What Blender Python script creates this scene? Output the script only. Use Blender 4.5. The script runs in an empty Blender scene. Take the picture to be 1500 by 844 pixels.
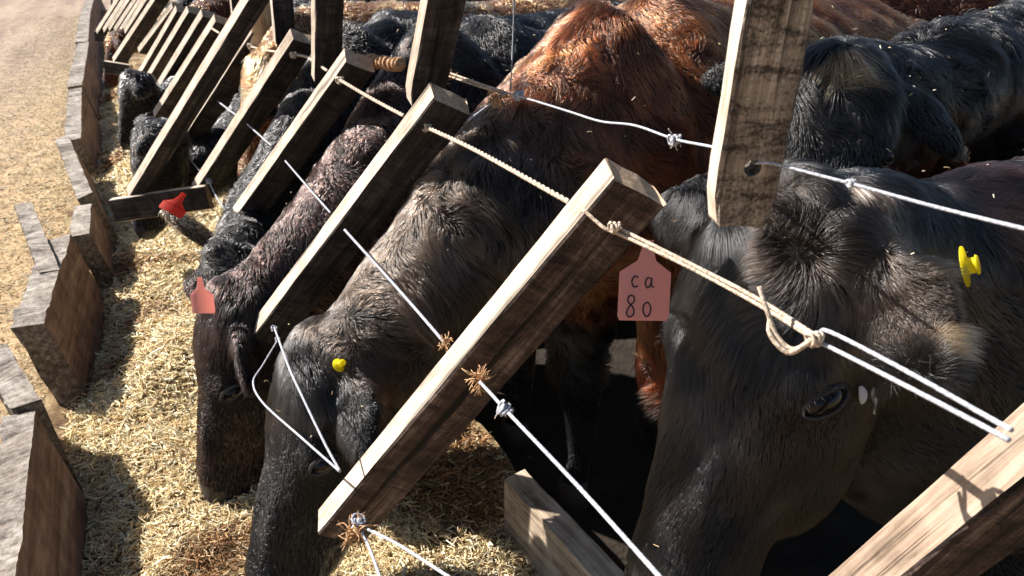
import bpy, bmesh, math
import numpy as np
from mathutils import Vector, Matrix

# ------------------------------------------------------------------ camera, world, sun
scene = bpy.context.scene
COL = scene.collection
R = math.radians
CAM = np.array([0.0, 0.0, 1.75])
PITCH, YAW = R(24.28), R(24.97)
cam_data = bpy.data.cameras.new('camera')
cam = bpy.data.objects.new('camera', cam_data)
COL.objects.link(cam)
cam.location = CAM
cam.rotation_euler = (R(90) - PITCH, 0, -YAW)
cam_data.sensor_width = 36
cam_data.lens = 36 * 1155 / 1500
cam_data.clip_start = 0.02
cam_data.clip_end = 2000
cam_data.dof.use_dof = True
cam_data.dof.focus_distance = 1.25
cam_data.dof.aperture_fstop = 11
scene.camera = cam

SUN_AZ, SUN_EL = R(-42), R(38)          # azimuth measured from +Y towards +X
world = bpy.data.worlds.new('World')
scene.world = world
world.use_nodes = True
wn = world.node_tree
bg = wn.nodes['Background']
sky = wn.nodes.new('ShaderNodeTexSky')
sky.sky_type = 'NISHITA'
sky.sun_disc = False
sky.sun_elevation = SUN_EL
sky.sun_rotation = SUN_AZ
wn.links.new(sky.outputs[0], bg.inputs[0])
bg.inputs[1].default_value = 0.05
sun_data = bpy.data.lights.new('sun', 'SUN')
sun_data.energy = 5.0
sun_data.angle = R(0.5)
sun_data.color = (1.0, 0.965, 0.92)
sun = bpy.data.objects.new('sun', sun_data)
COL.objects.link(sun)
sd = Vector((math.sin(SUN_AZ) * math.cos(SUN_EL), math.cos(SUN_AZ) * math.cos(SUN_EL), math.sin(SUN_EL)))
sun.rotation_euler = sd.to_track_quat('Z', 'Y').to_euler()
sun.location = (-4, 4, 6)
scene.view_settings.view_transform = 'Standard'
scene.view_settings.look = 'None'
scene.view_settings.exposure = 1.32

# ------------------------------------------------------------------ small vector tools
def V(*a): return np.array(a, float)
def unit(a):
    a = np.asarray(a, float)
    return a / max(np.linalg.norm(a), 1e-9)

_wave = np.random.default_rng(5)
_WD = _wave.normal(size=(3, 10, 3)); _WD /= np.linalg.norm(_WD, axis=2, keepdims=True)
_WP = _wave.uniform(0, 6.28, size=(3, 10))
def noise3(p, scale, seed=0):
    """smooth vector noise, about -1..1, feature size 1/scale"""
    p = np.asarray(p, float) * scale * 2.2 + seed * 13.7
    out = np.zeros(p.shape)
    for k in range(3):
        q = p + 0.9 * np.sin(p[:, [1, 2, 0]] * 0.7 + k)
        out[:, k] = np.sin(q @ _WD[k].T * np.array([1, .8, 1.3, .6, 1.7, 1.1, .9, 1.5, .7, 1.2]) + _WP[k]).mean(1) * 2.2
    return out

# ------------------------------------------------------------------ materials
def mat(name, rough=0.8, color=(.5, .5, .5)):
    m = bpy.data.materials.new(name); m.use_nodes = True
    b = m.node_tree.nodes['Principled BSDF']
    b.inputs['Specular IOR Level'].default_value = .25
    b.inputs['Base Color'].default_value = (*color, 1)
    b.inputs['Roughness'].default_value = rough
    return m, m.node_tree, b
def N(nt, t, **kw):
    n = nt.nodes.new(t)
    for k, v in kw.items():
        if k in n.inputs: n.inputs[k].default_value = v
        else: setattr(n, k, v)
    return n
def ramp(nt, src, stops):
    r = N(nt, 'ShaderNodeValToRGB'); el = r.color_ramp.elements
    while len(el) < len(stops): el.new(0.5)
    for e, (p, c) in zip(el, stops): e.position = p; e.color = (*c, 1)
    nt.links.new(src, r.inputs[0]); return r
def bump(nt, b, src, strength, dist=0.01, prev=None):
    n = N(nt, 'ShaderNodeBump'); n.inputs['Strength'].default_value = strength; n.inputs['Distance'].default_value = dist
    nt.links.new(src, n.inputs['Height'])
    if prev: nt.links.new(prev, n.inputs['Normal'])
    nt.links.new(n.outputs[0], b.inputs['Normal']); return n.outputs[0]

def wood(name, dark, mid, light, grain=60, rough=0.85, crack=0.6, bstr=0.6, blotch=0.0):
    m, nt, b = mat(name, rough)
    tc = N(nt, 'ShaderNodeTexCoord'); oi = N(nt, 'ShaderNodeObjectInfo')
    add = N(nt, 'ShaderNodeVectorMath', operation='ADD')
    mul = N(nt, 'ShaderNodeVectorMath', operation='SCALE'); mul.inputs['Scale'].default_value = 7.0
    nt.links.new(oi.outputs['Random'], mul.inputs[0])
    nt.links.new(tc.outputs['Object'], add.inputs[0]); nt.links.new(mul.outputs[0], add.inputs[1])
    mp = N(nt, 'ShaderNodeMapping'); mp.inputs['Scale'].default_value = (grain, grain, grain * 0.055)
    nt.links.new(add.outputs[0], mp.inputs[0])
    n1 = N(nt, 'ShaderNodeTexNoise', Scale=1.3, Detail=9.0, Roughness=0.72, Distortion=0.6)
    nt.links.new(mp.outputs[0], n1.inputs['Vector'])
    n2 = N(nt, 'ShaderNodeTexNoise', Scale=14.0, Detail=5.0, Roughness=0.6)
    nt.links.new(add.outputs[0], n2.inputs['Vector'])
    mix = N(nt, 'ShaderNodeMath', operation='MULTIPLY_ADD'); mix.inputs[1].default_value = 0.55
    nt.links.new(n2.outputs[0], mix.inputs[0])
    sc = N(nt, 'ShaderNodeMath', operation='MULTIPLY_ADD'); sc.inputs[1].default_value = 1.0; sc.inputs[2].default_value = -0.28
    nt.links.new(n1.outputs[0], sc.inputs[0]); nt.links.new(sc.outputs[0], mix.inputs[2])
    r = ramp(nt, mix.outputs[0], [(0.28, dark), (0.5, mid), (0.72, light)])
    # long dark cracks
    mp2 = N(nt, 'ShaderNodeMapping'); mp2.inputs['Scale'].default_value = (grain * .5, grain * .5, grain * 0.018)
    nt.links.new(add.outputs[0], mp2.inputs[0])
    v = N(nt, 'ShaderNodeTexNoise', Scale=0.9, Detail=3.0, Roughness=.5, Distortion=1.2)
    nt.links.new(mp2.outputs[0], v.inputs['Vector'])
    cr = N(nt, 'ShaderNodeMapRange'); cr.inputs[1].default_value = 0.33; cr.inputs[2].default_value = 0.39
    nt.links.new(v.outputs[0], cr.inputs[0])
    mm = N(nt, 'ShaderNodeMixRGB', blend_type='MULTIPLY'); mm.inputs[0].default_value = 1
    cc = N(nt, 'ShaderNodeMapRange'); cc.inputs[3].default_value = 1 - crack; cc.inputs[4].default_value = 1
    nt.links.new(cr.outputs[0], cc.inputs[0])
    nt.links.new(r.outputs[0], mm.inputs[1]); nt.links.new(cc.outputs[0], mm.inputs[2])
    if blotch:
        mp3 = N(nt, 'ShaderNodeMapping'); mp3.inputs['Scale'].default_value = (12, 12, 48)
        nt.links.new(add.outputs[0], mp3.inputs[0])
        n3 = N(nt, 'ShaderNodeTexNoise', Scale=1.0, Detail=7.0, Roughness=.7, Distortion=.8); nt.links.new(mp3.outputs[0], n3.inputs['Vector'])
        n4 = N(nt, 'ShaderNodeTexNoise', Scale=320.0, Detail=2.0); nt.links.new(add.outputs[0], n4.inputs['Vector'])
        ad = N(nt, 'ShaderNodeMath', operation='MULTIPLY_ADD'); ad.inputs[1].default_value = .5; nt.links.new(n4.outputs[0], ad.inputs[0]); nt.links.new(n3.outputs[0], ad.inputs[2])
        rb = ramp(nt, ad.outputs[0], [(.62, (1 - blotch,) * 3), (.85, (1 + blotch * .55,) * 3)])
        m4 = N(nt, 'ShaderNodeMixRGB', blend_type='MULTIPLY'); m4.inputs[0].default_value = 1
        nt.links.new(mm.outputs[0], m4.inputs[1]); nt.links.new(rb.outputs[0], m4.inputs[2]); mm = m4
    nt.links.new(mm.outputs[0], b.inputs['Base Color'])
    p = bump(nt, b, n1.outputs[0], bstr, 0.004)
    bump(nt, b, cr.outputs[0], bstr, 0.004, p)
    return m

M = {}
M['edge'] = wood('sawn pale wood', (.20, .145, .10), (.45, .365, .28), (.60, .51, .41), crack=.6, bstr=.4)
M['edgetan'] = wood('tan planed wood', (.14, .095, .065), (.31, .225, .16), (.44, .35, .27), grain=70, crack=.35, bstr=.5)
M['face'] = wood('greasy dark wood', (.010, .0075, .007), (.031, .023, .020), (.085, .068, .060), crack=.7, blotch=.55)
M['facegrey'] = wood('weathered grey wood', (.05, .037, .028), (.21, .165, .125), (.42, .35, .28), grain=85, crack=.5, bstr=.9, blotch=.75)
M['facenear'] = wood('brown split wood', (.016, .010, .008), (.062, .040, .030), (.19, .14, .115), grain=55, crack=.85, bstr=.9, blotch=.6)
M['endwood'] = wood('cut end wood', (.2, .12, .07), (.42, .29, .18), (.62, .48, .33), crack=.5)
M['post'] = wood('pale peeled post wood', (.25, .15, .07), (.55, .40, .22), (.70, .56, .36), grain=45, crack=.6)
M['curb'] = wood('weathered curb plank', (.10, .07, .05), (.40, .31, .22), (.60, .50, .38), grain=50, crack=.6)
M['ploughed'] = wood('brown trough board', (.07, .04, .028), (.19, .115, .085), (.34, .24, .18), grain=22, crack=.5, bstr=.5)

def dirtywhite(ca, cb, cc, nm):
    m, nt, b = mat(nm, .9)
    tc = N(nt, 'ShaderNodeTexCoord')
    n1 = N(nt, 'ShaderNodeTexNoise', Scale=42.0, Detail=8.0, Roughness=.75)
    n2 = N(nt, 'ShaderNodeTexNoise', Scale=7.0, Detail=5.0, Roughness=.6)
    for n in (n1, n2): nt.links.new(tc.outputs['Object'], n.inputs['Vector'])
    r1 = ramp(nt, n1.outputs[0], [(.32, ca), (.5, cb), (.7, cc)])
    r2 = ramp(nt, n2.outputs[0], [(.42, (.35, .3, .26)), (.6, (1, 1, 1))])
    mm = N(nt, 'ShaderNodeMixRGB', blend_type='MULTIPLY'); mm.inputs[0].default_value = .6
    nt.links.new(r1.outputs[0], mm.inputs[1]); nt.links.new(r2.outputs[0], mm.inputs[2])
    nt.links.new(mm.outputs[0], b.inputs['Base Color'])
    bump(nt, b, n1.outputs[0], .8, .01)
    return m
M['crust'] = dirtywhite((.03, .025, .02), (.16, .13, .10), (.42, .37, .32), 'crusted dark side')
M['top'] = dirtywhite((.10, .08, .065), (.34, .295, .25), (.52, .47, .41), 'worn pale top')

def ropemat(name, c1, c2):
    m, nt, b = mat(name, .75)
    tc = N(nt, 'ShaderNodeTexCoord')
    w = N(nt, 'ShaderNodeTexNoise', Scale=260.0, Detail=3.0)
    nt.links.new(tc.outputs['Object'], w.inputs['Vector'])
    r = ramp(nt, w.outputs[0], [(.35, c1), (.62, c2)])
    nt.links.new(r.outputs[0], b.inputs['Base Color'])
    bump(nt, b, w.outputs[0], .6, .002)
    return m
M['rope'] = ropemat('old cream rope', (.26, .19, .13), (.58, .47, .36))
M['ropew'] = ropemat('white plastic rope', (.22, .23, .26), (.44, .44, .47))
M['twine'] = ropemat('orange brown twine', (.28, .13, .05), (.58, .36, .19))
M['wire'], _, _b = mat('galvanised wire', .45, (.25, .25, .25)); _b.inputs['Metallic'].default_value = .8
M['tag'], _, _b = mat('pink plastic tag', .5, (.92, .50, .45)); _b.inputs['Subsurface Weight'].default_value = 0.15
M['tagred'], _, _ = mat('red plastic tag', .5, (.75, .09, .05))
M['tagyellow'], _, _b = mat('yellow plastic button', .4, (.78, .68, .03))
for _k in ('tag', 'tagred', 'tagyellow'):
    _nt = M[_k].node_tree; _p = _nt.nodes['Principled BSDF']; _o = _nt.nodes['Material Output']
    _t = _nt.nodes.new('ShaderNodeBsdfTranslucent'); _t.inputs[0].default_value = _p.inputs['Base Color'].default_value
    _m = _nt.nodes.new('ShaderNodeMixShader'); _m.inputs[0].default_value = .6
    _nt.links.new(_p.outputs[0], _m.inputs[1]); _nt.links.new(_t.outputs[0], _m.inputs[2]); _nt.links.new(_m.outputs[0], _o.inputs[0])
M['ink'], _, _ = mat('black ink', .6, (.02, .02, .03))
M['eye'], _, _b = mat('dark wet eye', .12, (.006, .005, .006)); _b.inputs['Coat Weight'].default_value = .05
M['lash'], _, _ = mat('grey lash hair', .4, (.03, .03, .033))
M['hoof'], _, _ = mat('hoof', .6, (.06, .045, .035))
M['whitemark'], _, _ = mat('white mark', .9, (.42, .42, .47))

def skinmat():
    m, nt, b = mat('cow hide', .75)
    a = N(nt, 'ShaderNodeAttribute', attribute_name='col')
    tc = N(nt, 'ShaderNodeTexCoord')
    n1 = N(nt, 'ShaderNodeTexNoise', Scale=120.0, Detail=5.0); nt.links.new(tc.outputs['Object'], n1.inputs['Vector'])
    r = ramp(nt, n1.outputs[0], [(.3, (.35, .35, .35)), (.7, (1.1, 1.1, 1.1))])
    mm = N(nt, 'ShaderNodeMixRGB', blend_type='MULTIPLY'); mm.inputs[0].default_value = 1
    nt.links.new(a.outputs['Color'], mm.inputs[1]); nt.links.new(r.outputs[0], mm.inputs[2])
    nt.links.new(mm.outputs[0], b.inputs['Base Color'])
    bump(nt, b, n1.outputs[0], .5, .004)
    return m
M['hide'] = skinmat()
def nosemat():
    m, nt, b = mat('wet muzzle skin', .35, (.03, .026, .028))
    tc = N(nt, 'ShaderNodeTexCoord')
    v = N(nt, 'ShaderNodeTexVoronoi', Scale=150.0); nt.links.new(tc.outputs['Object'], v.inputs['Vector'])
    bump(nt, b, v.outputs['Distance'], .5, .003)
    return m
M['nose'] = nosemat()

def hairmat():
    m = bpy.data.materials.new('winter coat hair'); m.use_nodes = True
    nt = m.node_tree; nt.nodes.clear()
    o = N(nt, 'ShaderNodeOutputMaterial')
    h = N(nt, 'ShaderNodeBsdfHairPrincipled'); h.parametrization = 'COLOR'
    h.inputs['Roughness'].default_value = .2; h.inputs['Radial Roughness'].default_value = .28
    h.inputs['Random Roughness'].default_value = .3; h.inputs['IOR'].default_value = 1.45
    a = N(nt, 'ShaderNodeAttribute', attribute_name='col')
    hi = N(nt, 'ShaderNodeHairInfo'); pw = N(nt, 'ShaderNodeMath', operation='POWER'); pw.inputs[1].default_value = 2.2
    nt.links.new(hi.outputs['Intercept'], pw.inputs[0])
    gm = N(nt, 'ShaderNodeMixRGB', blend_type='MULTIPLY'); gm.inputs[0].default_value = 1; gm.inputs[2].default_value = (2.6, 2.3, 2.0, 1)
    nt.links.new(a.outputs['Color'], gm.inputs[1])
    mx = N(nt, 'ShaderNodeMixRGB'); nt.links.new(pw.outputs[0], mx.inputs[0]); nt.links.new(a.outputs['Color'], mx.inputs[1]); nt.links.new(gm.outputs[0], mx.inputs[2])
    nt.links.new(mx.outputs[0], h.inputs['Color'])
    nt.links.new(h.outputs[0], o.inputs[0])
    return m
M['hair'] = hairmat()

def strawmat():
    m, nt, b = mat('chopped straw', .7)
    a = N(nt, 'ShaderNodeAttribute', attribute_name='col')
    nt.links.new(a.outputs['Color'], b.inputs['Base Color'])
    return m
M['straw'] = strawmat()

def haymat():
    m, nt, b = mat('matted feed', .95)
    tc = N(nt, 'ShaderNodeTexCoord')
    n1 = N(nt, 'ShaderNodeTexNoise', Scale=7.0, Detail=8.0, Roughness=.7)
    n2 = N(nt, 'ShaderNodeTexNoise', Scale=140.0, Detail=4.0, Roughness=.7, Distortion=1.5)
    for n in (n1, n2): nt.links.new(tc.outputs['Object'], n.inputs['Vector'])
    r = ramp(nt, n1.outputs[0], [(.36, (.12, .06, .025)), (.48, (.34, .21, .10)), (.58, (.62, .46, .24))])
    r2 = ramp(nt, n2.outputs[0], [(.35, (.3, .3, .3)), (.65, (1.1, 1.1, 1.1))])
    mm = N(nt, 'ShaderNodeMixRGB', blend_type='MULTIPLY'); mm.inputs[0].default_value = 1
    nt.links.new(r.outputs[0], mm.inputs[1]); nt.links.new(r2.outputs[0], mm.inputs[2])
    nt.links.new(mm.outputs[0], b.inputs['Base Color'])
    bump(nt, b, n2.outputs[0], 1, .01)
    return m
M['hay'] = haymat()

def lanemat():
    m, nt, b = mat('dirt lane', .95)
    g = N(nt, 'ShaderNodeNewGeometry')
    mp = N(nt, 'ShaderNodeMapping'); mp.inputs['Rotation'].default_value = (0, 0, R(8)); mp.inputs['Scale'].default_value = (2.2, .22, 1)
    nt.links.new(g.outputs['Position'], mp.inputs[0])
    n0 = N(nt, 'ShaderNodeTexNoise', Scale=1.0, Detail=5.0, Roughness=.6, Distortion=.5); nt.links.new(mp.outputs[0], n0.inputs['Vector'])
    n1 = N(nt, 'ShaderNodeTexNoise', Scale=5.0, Detail=10.0, Roughness=.75); nt.links.new(g.outputs['Position'], n1.inputs['Vector'])
    n2 = N(nt, 'ShaderNodeTexNoise', Scale=75.0, Detail=5.0, Roughness=.8); nt.links.new(g.outputs['Position'], n2.inputs['Vector'])
    r0 = ramp(nt, n0.outputs[0], [(.38, (.27, .20, .16)), (.62, (.42, .33, .26))])
    r1 = ramp(nt, n1.outputs[0], [(.3, (.62, .58, .54)), (.7, (1.15, 1.1, 1.0))])
    r2 = ramp(nt, n2.outputs[0], [(.32, (.68, .66, .64)), (.6, (1.08, 1.08, 1.08))])
    # straw-yellow spill that fades with distance from the trough and down the lane
    sp = N(nt, 'ShaderNodeSeparateXYZ'); nt.links.new(g.outputs['Position'], sp.inputs[0])
    dx = N(nt, 'ShaderNodeMapRange'); dx.inputs[1].default_value = -2.6; dx.inputs[2].default_value = -.9
    nt.links.new(sp.outputs['X'], dx.inputs[0])
    dy = N(nt, 'ShaderNodeMapRange'); dy.inputs[1].default_value = 15; dy.inputs[2].default_value = 5
    nt.links.new(sp.outputs['Y'], dy.inputs[0])
    mu = N(nt, 'ShaderNodeMath', operation='MULTIPLY'); nt.links.new(dx.outputs[0], mu.inputs[0]); nt.links.new(dy.outputs[0], mu.inputs[1])
    nn = N(nt, 'ShaderNodeMath', operation='MULTIPLY_ADD'); nn.inputs[1].default_value = 1.6; nn.inputs[2].default_value = -.8
    nt.links.new(n1.outputs[0], nn.inputs[0])
    ad = N(nt, 'ShaderNodeMath', operation='ADD'); ad.use_clamp = True
    nt.links.new(mu.outputs[0], ad.inputs[0]); nt.links.new(nn.outputs[0], ad.inputs[1])
    mx = N(nt, 'ShaderNodeMixRGB'); nt.links.new(ad.outputs[0], mx.inputs[0])
    nt.links.new(r0.outputs[0], mx.inputs[1]); mx.inputs[2].default_value = (.60, .44, .26, 1)
    m1 = N(nt, 'ShaderNodeMixRGB', blend_type='MULTIPLY'); m1.inputs[0].default_value = 1
    m2 = N(nt, 'ShaderNodeMixRGB', blend_type='MULTIPLY'); m2.inputs[0].default_value = .85
    nt.links.new(mx.outputs[0], m1.inputs[1]); nt.links.new(r1.outputs[0], m1.inputs[2])
    nt.links.new(m1.outputs[0], m2.inputs[1]); nt.links.new(r2.outputs[0], m2.inputs[2])
    nt.links.new(m2.outputs[0], b.inputs['Base Color'])
    p = bump(nt, b, n2.outputs[0], .7, .02); bump(nt, b, n1.outputs[0], .5, .06, p)
    return m
M['lane'] = lanemat()
def mudmat():
    m, nt, b = mat('pen mud', .9)
    g = N(nt, 'ShaderNodeNewGeometry')
    n1 = N(nt, 'ShaderNodeTexNoise', Scale=6.0, Detail=10.0, Roughness=.7); nt.links.new(g.outputs['Position'], n1.inputs['Vector'])
    r = ramp(nt, n1.outputs[0], [(.3, (.012, .008, .006)), (.7, (.05, .036, .024))])
    nt.links.new(r.outputs[0], b.inputs['Base Color']); bump(nt, b, n1.outputs[0], 1, .06)
    return m
M['mud'] = mudmat()

# ------------------------------------------------------------------ object helpers
def tag(o, label=None, cat=None, group=None, kind=None):
    if label: o['label'] = label
    if cat: o['category'] = cat
    if group: o['group'] = group
    if kind: o['kind'] = kind
    return o
def empty(name, loc):
    o = bpy.data.objects.new(name, None); COL.objects.link(o); o.location = tuple(loc); o.empty_display_size = .05
    return o
def mesh_obj(name, verts, faces, mats, parent=None, origin=None, smooth=False, mat_idx=None, frame=None):
    """verts in world coordinates; the object's own frame is origin + optional 3x3 rotation"""
    verts = np.asarray(verts, float)
    origin = np.zeros(3) if origin is None else np.asarray(origin, float)
    F = np.eye(3) if frame is None else np.asarray(frame, float)      # columns = local axes
    me = bpy.data.meshes.new(name)
    me.from_pydata(((verts - origin) @ F).tolist(), [], [tuple(int(i) for i in f) for f in faces])
    for m_ in (mats if isinstance(mats, (list, tuple)) else [mats]): me.materials.append(m_)
    if mat_idx is not None: me.polygons.foreach_set('material_index', list(mat_idx))
    if smooth: me.polygons.foreach_set('use_smooth', [True] * len(me.polygons))
    me.update()
    o = bpy.data.objects.new(name, me); COL.objects.link(o)
    mw = Matrix([[*F[i], origin[i]] for i in range(3)] + [[0, 0, 0, 1]])
    if parent:
        o.parent = parent
        bpy.context.view_layer.update() if False else None
        o.matrix_parent_inverse = Matrix.Identity(4)
        o.matrix_basis = PM(parent).inverted() @ mw
    else:
        o.matrix_basis = mw
    return o
def PM(o):
    m = Matrix(o.matrix_basis)
    while o.parent:
        o = o.parent; m = Matrix(o.matrix_basis) @ m
    return m

def tube(points, radii, seg=7, close=True, wob=0.0, seed=0):
    """round tube through the points (numpy), returns verts, faces"""
    P = np.asarray(points, float); n = len(P)
    r = np.full(n, radii) if np.isscalar(radii) else np.asarray(radii, float)
    T = np.gradient(P, axis=0); T /= np.linalg.norm(T, axis=1, keepdims=True) + 1e-12
    ref = V(0, 0, 1) if abs(T[0][2]) < .9 else V(1, 0, 0)
    u = unit(np.cross(T[0], ref)); vs = []
    rg = np.random.default_rng(seed)
    for i in range(n):
        u = unit(u - T[i] * (u @ T[i])); w = np.cross(T[i], u)
        for k in range(seg):
            a = 2 * math.pi * k / seg
            rr = r[i] * (1 + wob * rg.uniform(-1, 1))
            vs.append(P[i] + (u * math.cos(a) + w * math.sin(a)) * rr)
    fs = []
    for i in range(n - 1):
        for k in range(seg):
            a, b = i * seg + k, i * seg + (k + 1) % seg
            fs.append((a, b, b + seg, a + seg))
    if close:
        fs.append(tuple(range(seg))[::-1]); fs.append(tuple((n - 1) * seg + k for k in range(seg)))
    return np.array(vs), fs
def join(parts):
    vs, fs, off = [], [], 0
    for v, f in parts:
        vs.append(np.asarray(v)); fs += [tuple(i + off for i in q) for q in f]; off += len(v)
    return np.vstack(vs), fs
def spline(pts, n=8):
    """Catmull-Rom through pts"""
    P = np.asarray(pts, float)
    if len(P) < 3: return np.array([P[0] + (P[-1] - P[0]) * t for t in np.linspace(0, 1, n)])
    Q = np.vstack([2 * P[0] - P[1], P, 2 * P[-1] - P[-2]]); out = []
    for i in range(1, len(Q) - 2):
        for t in np.linspace(0, 1, n, endpoint=False):
            a, b, c, d = Q[i - 1], Q[i], Q[i + 1], Q[i + 2]
            out.append(.5 * ((2 * b) + (c - a) * t + (2 * a - 5 * b + 4 * c - d) * t * t + (3 * b - a - 3 * c + d) * t ** 3))
    out.append(P[-1]); return np.array(out)

# camera-ray helper used only to turn measured directions + true distances into world points
FW = V(math.sin(YAW) * math.cos(PITCH), math.cos(YAW) * math.cos(PITCH), -math.sin(PITCH))
RT = V(math.cos(YAW), -math.sin(YAW), 0); UP = np.cross(RT, FW)
def at(u, v, depth): return CAM + (FW + RT * (u - 750) / 1155 - UP * (v - 422) / 1155) * depth

def apply_mods(o):
    dg = bpy.context.evaluated_depsgraph_get(); ev = o.evaluated_get(dg)
    me = bpy.data.meshes.new_from_object(ev); old = o.data; o.modifiers.clear(); o.data = me
    me.name = old.name; return o

# ------------------------------------------------------------------ ground
def grid_sheet(name, x0, x1, y0, y1, nx, ny, zf, m):
    xs, ys = np.linspace(x0, x1, nx), np.linspace(y0, y1, ny)
    X, Y = np.meshgrid(xs, ys); Z = zf(X, Y)
    v = np.stack([X.ravel(), Y.ravel(), Z.ravel()], 1)
    f = [(j * nx + i, j * nx + i + 1, (j + 1) * nx + i + 1, (j + 1) * nx + i) for j in range(ny - 1) for i in range(nx - 1)]
    return mesh_obj(name, v, f, m, smooth=True)
far = mesh_obj('ground', [(-400, -60, -.06), (400, -60, -.06), (400, 900, -.06), (-400, 900, -.06)], [(0, 1, 2, 3)], M['lane'])
tag(far, kind='structure')
def lane_z(X, Y):
    p = np.stack([X.ravel(), Y.ravel(), X.ravel() * 0], 1)
    return (noise3(p, 1.3)[:, 0] * .012 + noise3(p, 5)[:, 1] * .006).reshape(X.shape) + .0
tag(grid_sheet('dirt_lane', -9, -.3, -1, 40, 140, 420, lane_z, M['lane']), kind='structure')
tag(grid_sheet('pen_floor', .7, 9, -2, 24, 90, 220, lambda X, Y: lane_z(X, Y) * 3 + .03, M['mud']), kind='structure')

# ------------------------------------------------------------------ feed trough
TR = empty('feed_trough', (-.4, 1.2, 0))
tag(TR, 'long feed trough of rough brown boards with grey crusted tops, filled with chopped straw feed', 'feed trough')
rng = np.random.default_rng(11)
def plank(name, A, B, thick, lean, height, mats, parent, ragged=.006, seed=0, end_crust=False, zb=None):
    """upright board whose inner top edge runs A -> B (A near, B far)"""
    A, B = np.asarray(A, float), np.asarray(B, float)
    L = np.linalg.norm(B - A); d = unit(B - A); out = unit(np.cross(V(0, 0, 1), d))     # towards -x for +y boards
    n = max(6, int(L / .02)); rg = np.random.default_rng(seed); nh = 6
    secs = []
    ts = np.linspace(0, 1, n)
    jag = (np.convolve(rg.normal(size=n + 12), np.hanning(9) / 4, 'same')[6:-6] + rg.normal(size=n) * .06) * ragged * .8
    jag2 = (np.convolve(rg.normal(size=n + 12), np.hanning(7) / 3.5, 'same')[6:-6] + rg.normal(size=n) * .1) * ragged * .9
    for i, t in enumerate(ts):
        c = A + (B - A) * t
        ring = []
        for k in range(nh):           # inner face, top to bottom
            q = k / (nh - 1); ring.append(c + V(0, 0, -1) * height * q - out * lean * q + V(0, 0, 1) * (jag[i] if k == 0 else 0) + out * rg.normal() * ragged * .06)
        for k in range(nh):           # outer face, bottom to top
            q = 1 - k / (nh - 1); ring.append(c + out * thick + V(0, 0, -1) * height * q - out * lean * q + V(0, 0, 1) * (jag2[i] - .006 if k == nh - 1 else 0) + out * rg.normal() * ragged * .2)
        secs.append(ring)
    m = 2 * nh; v = np.array(secs).reshape(-1, 3); f = []; mi = []
    for i in range(n - 1):
        for k in range(m):
            k2 = (k + 1) % m; f.append((i * m + k, i * m + k2, (i + 1) * m + k2, (i + 1) * m + k))
            mi.append((2 if len(mats) > 2 else 1) if k == m - 1 else (1 if k >= nh - 1 else 0))
    for base in (0, (n - 1) * m):
        for k in range(nh - 1):
            q = (base + k, base + k + 1, base + m - 2 - k, base + m - 1 - k)
            f.append(q if base == 0 else q[::-1]); mi.append(1)
    F = np.stack([out, np.cross(d, out) * -1 if False else np.cross(d, out), d], 1)
    return mesh_obj(name, v, f, mats, parent, A, False, mi, F)
wallm = [M['ploughed'], M['crust'], M['top']]
segs = [((-.39, 1.0, .55), (-.414, 2.22, .55), .08, .10, .52, 1), ((-.398, 2.25, .56), (-.51, 2.62, .585), .075, .06, .5, 2),
        ((-.43, 2.836, .55), (-.376, 3.70, .56), .10, .11, .5, 3), ((-.40, 3.28, .57), (-.56, 4.22, .585), .07, .03, .4, 4),
        ((-.312, 3.78, .53), (-.312, 4.24, .54), .08, .13, .5, 5), ((-.30, 4.30, .56), (-.46, 5.68, .58), .075, .13, .5, 6),
        ((-.40, 5.80, .53), (-.444, 7.75, .54), .10, .12, .5, 7), ((-.44, 7.87, .55), (-.45, 11.1, .55), .12, .12, .5, 8),
        ((-.46, 11.1, .55), (-.51, 15.2, .55), .14, .12, .5, 9), ((-.51, 15.2, .55), (-.5, 22, .55), .14, .12, .5, 10)]
for A, B, th, le, he, sdn in segs:
    plank('side_board', A, B, th, le, he, wallm, TR, .016, sdn)
# inner kerb planks on the cows' side (behind the fence feet)
plank('kerb_plank', (.81, .55, .50), (.715, 1.46, .515), .06, 0, .46, [M['curb'], M['curb']], TR, .004, 21)
plank('kerb_plank', (.80, 1.62, .28), (.74, 4.2, .28), .07, 0, .45, [M['curb'], M['curb']], TR, .004, 22)
plank('kerb_plank', (.74, 4.25, .47), (.70, 9.2, .47), .07, 0, .45, [M['curb'], M['curb']], TR, .006, 23)
plank('kerb_plank', (.70, 9.25, .47), (.70, 20, .47), .07, 0, .45, [M['curb'], M['curb']], TR, .006, 24)

def hay_z(X, Y):
    p = np.stack([X.ravel(), Y.ravel(), X.ravel() * 0], 1)
    n = noise3(p, 1.1, 2)[:, 0] * .05 + noise3(p, 2.6, 3)[:, 1] * .042 + noise3(p, 8, 4)[:, 2] * .016 + noise3(p, 32, 6)[:, 2] * .003
    c = np.exp(-((X - .5) / .22) ** 2 - ((Y - 1.35) / .4) ** 2) * .05
    side = -np.clip((-.08 - X) / .28, 0, 1) ** 1.3 * .10
    return .315 + n.reshape(X.shape) + c + side
def hay_col(P):
    """how yellow (1) or brown (0) the feed is"""
    n = noise3(P * V(1, .8, 1), 1.6, 9)[:, 0] * .5 + noise3(P, 5, 10)[:, 1] * .35
    return np.clip(.62 + n * 3.2 + (P[:, 0] + .12) * .9, 0, 1)
hay_bed = grid_sheet('feed_bed', -.50, .80, .2, 20, 120, 1500, hay_z, M['hay'])
hay_bed.name = 'straw_feed'; tag(hay_bed, 'matted bed of chopped straw and brown silage lying along the trough', 'feed', kind='stuff')

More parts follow.
